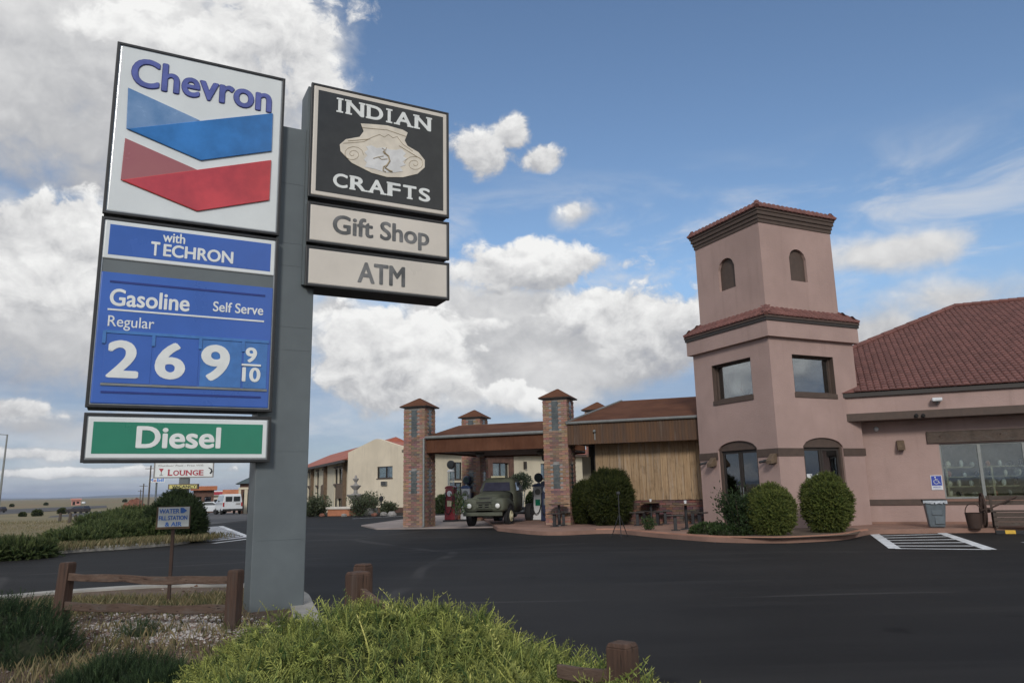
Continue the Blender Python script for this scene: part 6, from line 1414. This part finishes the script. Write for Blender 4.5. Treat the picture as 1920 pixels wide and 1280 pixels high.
for px, b, w, h, lab in ((600, 967, 2.2, 1.35, 'grey-green shrub left of the planter wall by the motel'), (583, 968, 2.0, 1.2, 'shrub nearest the sign pole before the motel wing'), (672, 967, 2.4, 1.35, 'grey-green shrub in front of the fountain'), (692, 964, 1.8, 1.4, 'shrub right of the fountain before the gable'), (728, 965, 1.2, .75, 'small tan shrub at the foot of the gable wall')):
    open_shrub(px, b, w, h, 1500, ((.045, .06, .032), (.105, .12, .07)), lab, 'courtyard_shrub', 0., 22, .16)
for px, top, base, lab in ((714.5, 929, 965, 'thin dark lamp post before the gable wall'), (763, 934, 968, 'thin dark lamp post just left of the brick column')):
    p = G(px, base); h_ = EYE.z + ray(px, top).z * p.xy.length / ray(px, top).xy.length; o = thing('garden_lamp', (p.x, p.y, 0), lab, 'lamp post'); MB().lathe([(.10, 0), (.05, .15), (.04, h_ - .35)], 8, tuple(p)).build('shaft', 'black_paint', o); MB().lathe([(.05, h_ - .35), (.12, h_ - .3), (.13, h_ - .08), (.03, h_)], 8, tuple(p)).build('lantern', 'black_paint', o)
rk = 0
for px, py, s, lab in ((604, 967.5, .16, 'pale stone at the foot of the shrub nearest the motel wing'), (645, 968, .15, 'pale stone below the planter wall'), (682, 966.5, .2, 'pale stone between the two shrubs by the fountain'), (702, 967, .17, 'reddish stone right of the fountain shrubs'), (719, 966, .19, 'pale stone beside the thin lamp post'), (735, 967, .24, 'tan stone below the small tan shrub')):
    p = G(px, py); o = lumpy(MB(), (p.x, p.y, s * .4), (s * 1.2, s, s * .75), px, 10, 6, .2).build('boulder', 'stone_grey' if rk % 3 else 'red_rock'); rk += 1; tag(o, lab, 'rock', 'stones edging the motel courtyard')
# multi-stem tree and clipped bushes under the canopy
p = G(978, 958, 0); tr = thing('ornamental_tree', (p.x, p.y, 0), 'small round-headed multi-stem tree behind the green truck', 'tree'); crz = EYE.z + ray(978, 903).z * p.xy.length / ray(978, 903).xy.length
tb = MB()
for k in range(4):
    a = k * 1.7; tb.tube([(p.x + .05 * math.cos(a), p.y + .05 * math.sin(a), -.05), (p.x + .2 * math.cos(a), p.y + .2 * math.sin(a), crz * .5), (p.x + .35 * math.cos(a), p.y + .3 * math.sin(a), crz)], [.05, .04, .02], 6)
tb.build('trunk', 'gutter_grey', tr); P, D = shell_points((p.x, p.y, crz), (.72, .7, .58), 2600, .2, .35); scatter('crown', P, D, .15 * RNG.uniform(.6, 1.2, len(P)), leaf_proto(.4), (.04, .055, .035), (.075, .095, .06), 'leaf', tr)
for px, b, w, h, lab in ((831, 962, 1.2, 1.15, 'dark clipped bush behind the red pump'), (1000, 955, 1.0, 1.2, 'clipped bush behind the white pump right of the truck')):
    p = G(px, b); juniper('clipped_bush', [((p.x, p.y, h * .45), (w / 2, w / 2, h * .55))], 1500, .15, (.025, .045, .016), (.06, .085, .03), lab, proto=leaf_proto(.4), mat='leaf', up=.2, zmin=.0)

# ------------------------------------------------------------------ far left: signs, vehicles, buildings, poles
def up_z(px, py, p): return EYE.z + ray(px, py).z * p.xy.length / ray(px, py).xy.length
def face_frame(p, yaw=None): return Frame((p.x, p.y, 0), math.degrees(math.atan2(-p.x, p.y)) if yaw is None else yaw)
p = T(356, 966); p = p * (44 / p.xy.length); p.z = 0; LFm = face_frame(p, 14); lo = thing('lounge_sign', (p.x, p.y, 0), 'white lounge board with red lettering over a vacancy box on a grey pylon', 'sign')
q = px_rect(LFm, [(291, 870), (401, 869), (400, 894), (290, 895)]); q = (q[0], q[1], q[2], q[3] + .15); MB(LFm).box(q[0], q[1], -.15, .15, q[2], q[3]).build('board', 'sign_white', lo, .01); MB(LFm).slab(rect(q[0] - .03, q[1] + .03, q[2] - .03, q[3] + .03), [rect(q[0] + .03, q[1] - .03, q[2] + .03, q[3] - .03)], -.17, -.10).build('board_frame', 'stone_grey', lo)
ps = px_rect(LFm, [(335, 896), (353, 896), (353, 950), (335, 950)]); MB(LFm).box(ps[0], ps[1], -.1, .3, -.2, q[2] - .031).build('pylon', 'pole_grey', lo)
serif_word(LFm, -.152, 'letter', 'LOUNGE', (314.5, 891.5), (382, 880.5), 'red_letter', lo, .12, .03, .01, 1.18)
g = [LFm.pix(*pp, -.151) for pp in ((298, 878), (307, 878), (302.5, 885.5))]; MB(LFm).slab(g, [], -.16, -.151).build('glass_emblem', 'red_letter', lo); a_ = LFm.pix(302.5, 885, -.151); b_ = LFm.pix(302.5, 891, -.151); MB(LFm).box(a_[0] - .02, a_[0] + .02, -.16, -.151, b_[1], a_[1]).box(a_[0] - .09, a_[0] + .09, -.16, -.151, b_[1], b_[1] + .03).build('glass_stem', 'stone_grey', lo)
text_px(LFm, -.152, 'word', 'Outdoor Pool - Free Wifi', (297, 874.5), (381, 870), 'stone_grey', lo, .0, .006)
MB(LFm).tube([(LFm.pix(*pp, -.158)[0], -.158, LFm.pix(*pp, -.158)[1]) for pp in ((391, 876), (396, 879), (397, 883), (394, 887))], [.02, .035, .04, .05], 6).build('arrow', 'black_paint', lo)
v = px_rect(LFm, [(317, 908), (372.5, 906), (372, 916), (316.5, 917.5)]); MB(LFm).box(v[0], v[1], -.22, .2, v[2], v[3]).build('vacancy_box', 'wood_siding', lo); MB(LFm).box(v[0] + .06, v[1] - .06, -.232, -.221, v[2] + .04, v[3] - .04).build('vacancy_face', 'vacancy_yellow', lo)
text_px(LFm, -.233, 'word', 'VACANCY', (322, 915), (368, 908.5), 'black_paint', lo, .03, .006)
def by_depth(px, py, dist, base=None):
    r_ = ray(px, 930); r_.z = 0; r_.normalize(); q_ = r_ * dist; return Vector((q_.x, q_.y, zt(q_.x, q_.y)))
p = by_depth(294, 0, 150); MF = face_frame(p); mo = thing('fuel_brand_sign', tuple(p), 'distant white sign with blue and red letters on a tall pole', 'sign'); q = px_rect(MF, [(279, 895), (309, 894.5), (309, 904), (279, 904.5)]); MB(MF).box(q[0], q[1], -.2, .2, q[2], q[3]).build('board', 'sign_white', mo); MB(MF).tube([((q[0] + q[1]) / 2, .3, p.z - .2), ((q[0] + q[1]) / 2, .3, q[3])], .16, 8).build('pole', 'pole_grey', mo)
wd_ = q[1] - q[0]
text(MB(MF), 'M', q[0] + wd_ * .05, q[0] + wd_ * .27, q[2] + .15, q[3] - .15, -.201, .02, .03).build('word', 'blue_letter', mo); text(MB(MF), 'o', q[0] + wd_ * .30, q[0] + wd_ * .48, q[2] + .15, q[3] - .4, -.201, .02, .03).build('word', 'red_letter', mo); text(MB(MF), 'bil', q[0] + wd_ * .52, q[0] + wd_ * .93, q[2] + .15, q[3] - .15, -.201, .02, .03).build('word', 'blue_letter', mo)
for px, top, d_, lab in ((268, 906, 170, 'leftmost thin utility pole left of the lounge sign'), (279, 872, 130, 'tallest thin utility pole left of the lounge sign'), (263, 917, 240, 'shortest farthest utility pole left of the lounge sign')):
    p = by_depth(px, 0, d_); h_ = up_z(px, top, p); o = thing('utility_pole', tuple(p), lab, 'pole', 'distant utility poles'); MB().tube([(p.x, p.y, p.z - .3), (p.x, p.y, h_)], [.15, .10], 7).build('shaft', 'utility_wood', o); MB().beam((p.x - .8, p.y, h_ - .5), (p.x + .8, p.y, h_ - .5), .1, .1).build('cross_arm', 'utility_wood', o)
p = by_depth(-1, 0, 90); h_ = up_z(7, 814, p); o = thing('street_lamp', tuple(p), 'tall dark street light pole at the far left picture edge', 'street lamp'); MB().tube([(p.x, p.y, p.z - .2), (p.x + .12, p.y, h_)], [.13, .07], 8).build('shaft', 'gutter_grey', o); MB().tube([(p.x + .12, p.y, h_ - .05), (p.x - 1.6, p.y, h_ + .1)], .04, 6).build('arm', 'gutter_grey', o); MB().box(p.x - 2.1, p.x - 1.5, p.y - .15, p.y + .15, h_ + .04, h_ + .18).build('lamp_head', 'gutter_grey', o, .03)

def car(loc, yaw, L, W, Hh, body, prof, cabp, lab, name='parked_car', cat='car', rear=True, wr_=.33, group=None):
    """loc = ground centre, yaw: local +y forward; prof = side outline (y,z) of the body, cabp = greenhouse outline"""
    fr = Frame(loc, yaw); o = thing(name, tuple(loc), lab, cat, group); w = W / 2
    MB(fr).slab(prof, [], -w, w, 'yz').build('body', body, o, .06, seg=3)
    n = len(cabp); k = .80; zb = min(q[1] for q in cabp); ztop_ = max(q[1] for q in cabp)
    ins = lambda z: w * (.97 - .16 * (z - zb) / (ztop_ - zb))
    mb = MB(fr); mb.add([(-ins(z), y, z) for y, z in cabp] + [(ins(z), y, z) for y, z in cabp], [tuple(range(n)), tuple(range(n, 2 * n))] + [(i, (i + 1) % n, n + (i + 1) % n, n + i) for i in range(n)]); cb = mb.build('roof', body, o, .05, seg=3)
    cy = sum(q[0] for q in cabp) / n; cz2 = (zb + ztop_) / 2
    for s in (-1, 1):
        pts_ = [(cy + (y - cy) * .9, cz2 + (z - cz2) * .66) for y, z in cabp]; MB(fr).add([(s * (ins(z) + .008), y, z) for y, z in pts_] + [(s * (ins(z) - .03), y, z) for y, z in pts_], [tuple(range(n)), tuple(range(n, 2 * n))] + [(i, (i + 1) % n, n + (i + 1) % n, n + i) for i in range(n)]).build('side_window', 'car_glass', cb)
    for y in (L * .30, -L * .30):
        for s in (-1, 1):
            t = MB(fr).lathe([(wr_ * .6, -.1), (wr_ * .95, -.1), (wr_, -.05), (wr_, .05), (wr_ * .95, .1), (wr_ * .6, .1)], 18, (s * (w - .09), y, wr_ + 0), 'x').build('wheel', 'rubber', o); MB(fr).lathe([(wr_ * .6, -.09), (wr_ * .6, .105), (.05, .11)], 14, (s * (w - .09), y, wr_), 'x').build('rim', 'alu', t)
    return fr, o
van_p = T(427, 963.5); VL = 5.3
vf, van = car(van_p, 30, VL, 2.0, 2.1, 'car_white', [(-2.65, .42), (2.5, .42), (2.6, .7), (2.55, 1.0), (1.75, 1.18), (-2.65, 1.22)], [(-2.62, 1.22), (1.75, 1.20), (1.15, 1.95), (.9, 2.08), (-2.45, 2.1), (-2.58, 2.0)], 'white passenger van seen from behind near the far shops', 'passenger_van', 'van')
for s in (-1, 1):
    MB(vf).box(min(s * .07, s * .72), max(s * .07, s * .72), -2.675, -2.60, 1.35, 1.85).build('rear_window', 'car_glass', van, .03); MB(vf).box(s * .9 - .07, s * .9 + .07, -2.69, -2.6, .85, 1.25).build('tail_light', 'tail_red', van)
MB(vf).box(-.98, .98, -2.80, -2.6, .40, .60).build('bumper', 'rubber', van, .02); MB(vf).box(.3, .75, -2.68, -2.63, 1.02, 1.17).build('licence_plate', 'stone_grey', van)
for s in (-1, 1): MB(vf).box(s * 1.12 - .08, s * 1.12 + .08, 1.3, 1.4, 1.25, 1.5).build('mirror', 'rubber', van)
sed = [(-2.3, .35), (2.3, .35), (2.35, .62), (2.1, .82), (.9, .95), (-1.6, .97), (-2.3, .93)]; sedc = [(-1.75, .95), (.95, .93), (.2, 1.38), (-.9, 1.42)]
car(T(391, 964), 80, 4.7, 1.8, 1.45, 'car_white', sed, sedc, 'white sedan parked left of the white van, half behind the juniper')
suv = [(-2.3, .38), (2.3, .38), (2.35, .75), (2.0, .98), (1.0, 1.06), (-2.3, 1.1)]; suvc = [(-2.25, 1.08), (1.05, 1.05), (.35, 1.55), (-1.9, 1.62)]
car(T(146, 962.5), 78, 4.8, 1.85, 1.62, 'car_dark', suv, suvc, 'dark car driving on the frontage road'); car(T(-6, 961), 80, 4.6, 1.85, 1.5, 'car_dark', suv, suvc, 'dark car cut by the left picture edge on the highway')
car(T(157, 944.5), 20, 4.7, 1.9, 1.6, 'car_white', suv, suvc, 'distant pale car on the highway beyond the dark car', group='distant cars')
def house(px0, px1, top, dist, mat, roofm, lab, depth_=8, roof='flat', nm='shop_building', rh=.9, yaw=None):
    p = by_depth((px0 + px1) / 2, 0, dist); fr = face_frame(p, yaw); a, b = fr.pix(px0, 930)[0], fr.pix(px1, 930)[0]; h_ = fr.pix((px0 + px1) / 2, top)[1]; o = thing(nm, tuple(p), lab, 'building')
    hw = h_ - rh; w_ = (b - a); dx, dz_ = w_ * .2, (hw - p.z)
    holes_ = [rect(a + w_ * .12, a + w_ * .42, p.z + .1, p.z + dz_ * .72), rect(a + w_ * .55, a + w_ * .88, p.z + dz_ * .3, p.z + dz_ * .72)]
    MB(fr).slab(rect(a, b, p.z - .4, hw), holes_, 0, .3).box(a, b, depth_ - .3, depth_, p.z - .4, hw).box(a, a + .3, .301, depth_ - .301, p.z - .4, hw).box(b - .3, b, .301, depth_ - .301, p.z - .4, hw).build('wall', mat, o)
    for i, hh_ in enumerate(holes_):
        r = (hh_[0][0], hh_[1][0], hh_[0][1], hh_[2][1]); wn_ = MB(fr).slab(rect(*r), [rect(r[0] + .08, r[1] - .08, r[2] + .06, r[3] - .08)], .1, .2).build('door' if i == 0 else 'window', 'trim_brown', o); MB(fr).box(r[0] + .06, r[1] - .06, .14, .15, r[2] + .05, r[3] - .06).build('pane', 'dark_glass', wn_); MB(fr).box(r[0] - .2, r[1] + .2, .8, .82, r[2] - .1, r[3] + .1).build('room_back', 'dark_void', wn_)
    e = .5
    if roof == 'flat': MB(fr).box(a - e, b + e, -.9, depth_ + .3, hw + .001, h_).build('roof', roofm, o, .05)
    elif roof == 'hip': MB(fr).frustum((a - e, b + e, -e, depth_ + e), hw + .001, (a + w_ * .42, b - w_ * .42, depth_ * .42, depth_ * .58), h_).build('roof', roofm, o)
    else: MB(fr).add([(a - e, -e, hw), (b + e, -e, hw), (b + e, depth_ / 2, h_), (a - e, depth_ / 2, h_), (a - e, depth_ + e, hw), (b + e, depth_ + e, hw)], [(0, 1, 2, 3), (3, 2, 5, 4), (0, 3, 4), (1, 5, 2), (0, 4, 5, 1)]).build('roof', roofm, o)
    return fr, o, a, b, h_, p
house(362, 401, 911, 150, 'brown_brick', 'orange_roof', 'distant shop with a flat orange roof edge behind the vacancy box', roof='flat', rh=.75)
fr_, o_, a_, b_, h_, p_ = house(374, 424, 920, 185, 'sign_cream', 'sign_white', 'distant low pale shop with a red sign band behind the van', roof='flat', rh=1.0); MB(fr_).box(a_ + .4, b_ - .6, -1.0, -.91, h_ - .85, h_ - .2).build('sign_band', 'red_letter', o_)
house(423, 452, 917, 125, 'stucco_pink', 'orange_roof', 'small shop with an orange tiled roof right of the van', roof='gable', rh=1.6)
fr_, o_, a_, b_, h_, p_ = house(449, 500, 891, 92, 'brown_brick', 'teal_roof', 'brick house with dark hipped roof left of the sign pole', roof='hip', rh=.9)
for k, (l_, r_2, t_) in enumerate(((447, 451.5, 917), (458, 464, 916), (468, 471, 930))):
    pc = fr_.pix(l_, 930, -1.6)[0]; pd = fr_.pix(r_2, 930, -1.6)[0]; tz_ = fr_.pix(l_, t_, -1.6)[1]; MB(fr_).box(pc, pd, -1.7, -1.3, p_.z - .2, tz_).build('porch_pillar', 'stucco_cream', o_, .02)
pc, pd = fr_.pix(446.5, 930, -1.6)[0], fr_.pix(465, 930, -1.6)[0]; tz_ = fr_.pix(455, 917, -1.6)[1]; MB(fr_).box(pc, pd, -1.75, -1.2, tz_ + .001, tz_ + .22).build('porch_beam', 'stucco_cream', o_)
house(135, 152, 934, 520, 'pink_wall', 'pink_wall', 'tiny distant pink building on the plain', roof='flat', rh=1.); 
for k, (px, py, s, lab) in enumerate(((237, 954, 1.1, 'leftmost red boulder of the pile beyond the hedge'), (246, 952, 1.6, 'broad red boulder in the pile beyond the hedge'), (254, 950, 1.9, 'tall red boulder of the pile beyond the hedge'), (262, 953, 1.2, 'low red boulder right of the tall one beyond the hedge'))):
    p = T(px, py); o = lumpy(MB(), (p.x, p.y, p.z + s * .6), (s, s * .8, s), k + 3, 9, 6, .3).build('boulder', 'red_rock'); tag(o, lab, 'rock', 'red boulders beyond the hedge')
for k, (px, py, h_, lab) in enumerate(((69, 968, 1.1, 'round green bush alone at the field edge, left of the posts'), (116, 963, 1.1, 'olive bush just left of the dark car'), (86, 947, 1.6, 'tiny dark bush by the highway, above the round green bush'), (22, 950, 1.5, 'tiny dark bush near the left edge beyond the highway'), (234, 941, 2.2, 'dark bush on the plain left of the utility poles'), (42, 969, .8, 'low brown bush left of the round green bush'))):
    p = T(px, py); w_ = h_ * .7; juniper('roadside_bush', [((p.x, p.y, p.z + h_ * .45), (w_, w_, h_ * .55))], 500, h_ * .3, (.03, .04, .016), (.075, .09, .035), lab, proto=leaf_proto(.5), mat='leaf', zmin=p.z - .2, up=.2, group='roadside bushes')
for k, (px, t_, b_, lab) in enumerate(((111, 963, 980, 'leftmost dark wooden stake of the row at the field edge'), (129.5, 962, 984, 'second dark stake from the left at the field edge'), (140, 966, 980, 'third stake from the left at the field edge'), (170, 962, 976, 'fourth stake from the left, above the hedge'), (210, 960, 972, 'rightmost stake of the row, above the hedge'))):
    p = T(px, b_); h_ = up_z(px, t_, p); o = thing('field_stake', tuple(p), lab, 'post', 'wooden stakes along the field'); MB().tube([(p.x, p.y, p.z - .1), (p.x + .03, p.y, h_)], [.10, .08], 7).build('stake', 'utility_wood', o); MB().lathe([(.09, h_), (.03, h_ + .05)], 7, (p.x + .03, p.y, 0)).build('stake_cap', 'fence_wood', o)

# ------------------------------------------------------------------ air between the camera and the far mesas
def haze():
    m = bpy.data.materials.new('haze'); m.use_nodes = True; t = NT(m.node_tree); t.n.clear(); o = t.node('ShaderNodeOutputMaterial'); v = t.node('ShaderNodeVolumePrincipled')
    v.inputs['Color'].default_value = (.72, .82, 1., 1); v.inputs['Density'].default_value = 6e-5; v.inputs['Anisotropy'].default_value = .2; t.l.new(v.outputs[0], o.inputs['Volume']); MATS['haze'] = m
    tag(MB().box(-27500, 27500, -27500, 27500, -30, 130).build('haze', 'haze'), 'thin bluish haze over the plain', 'haze', kind='stuff')
haze()
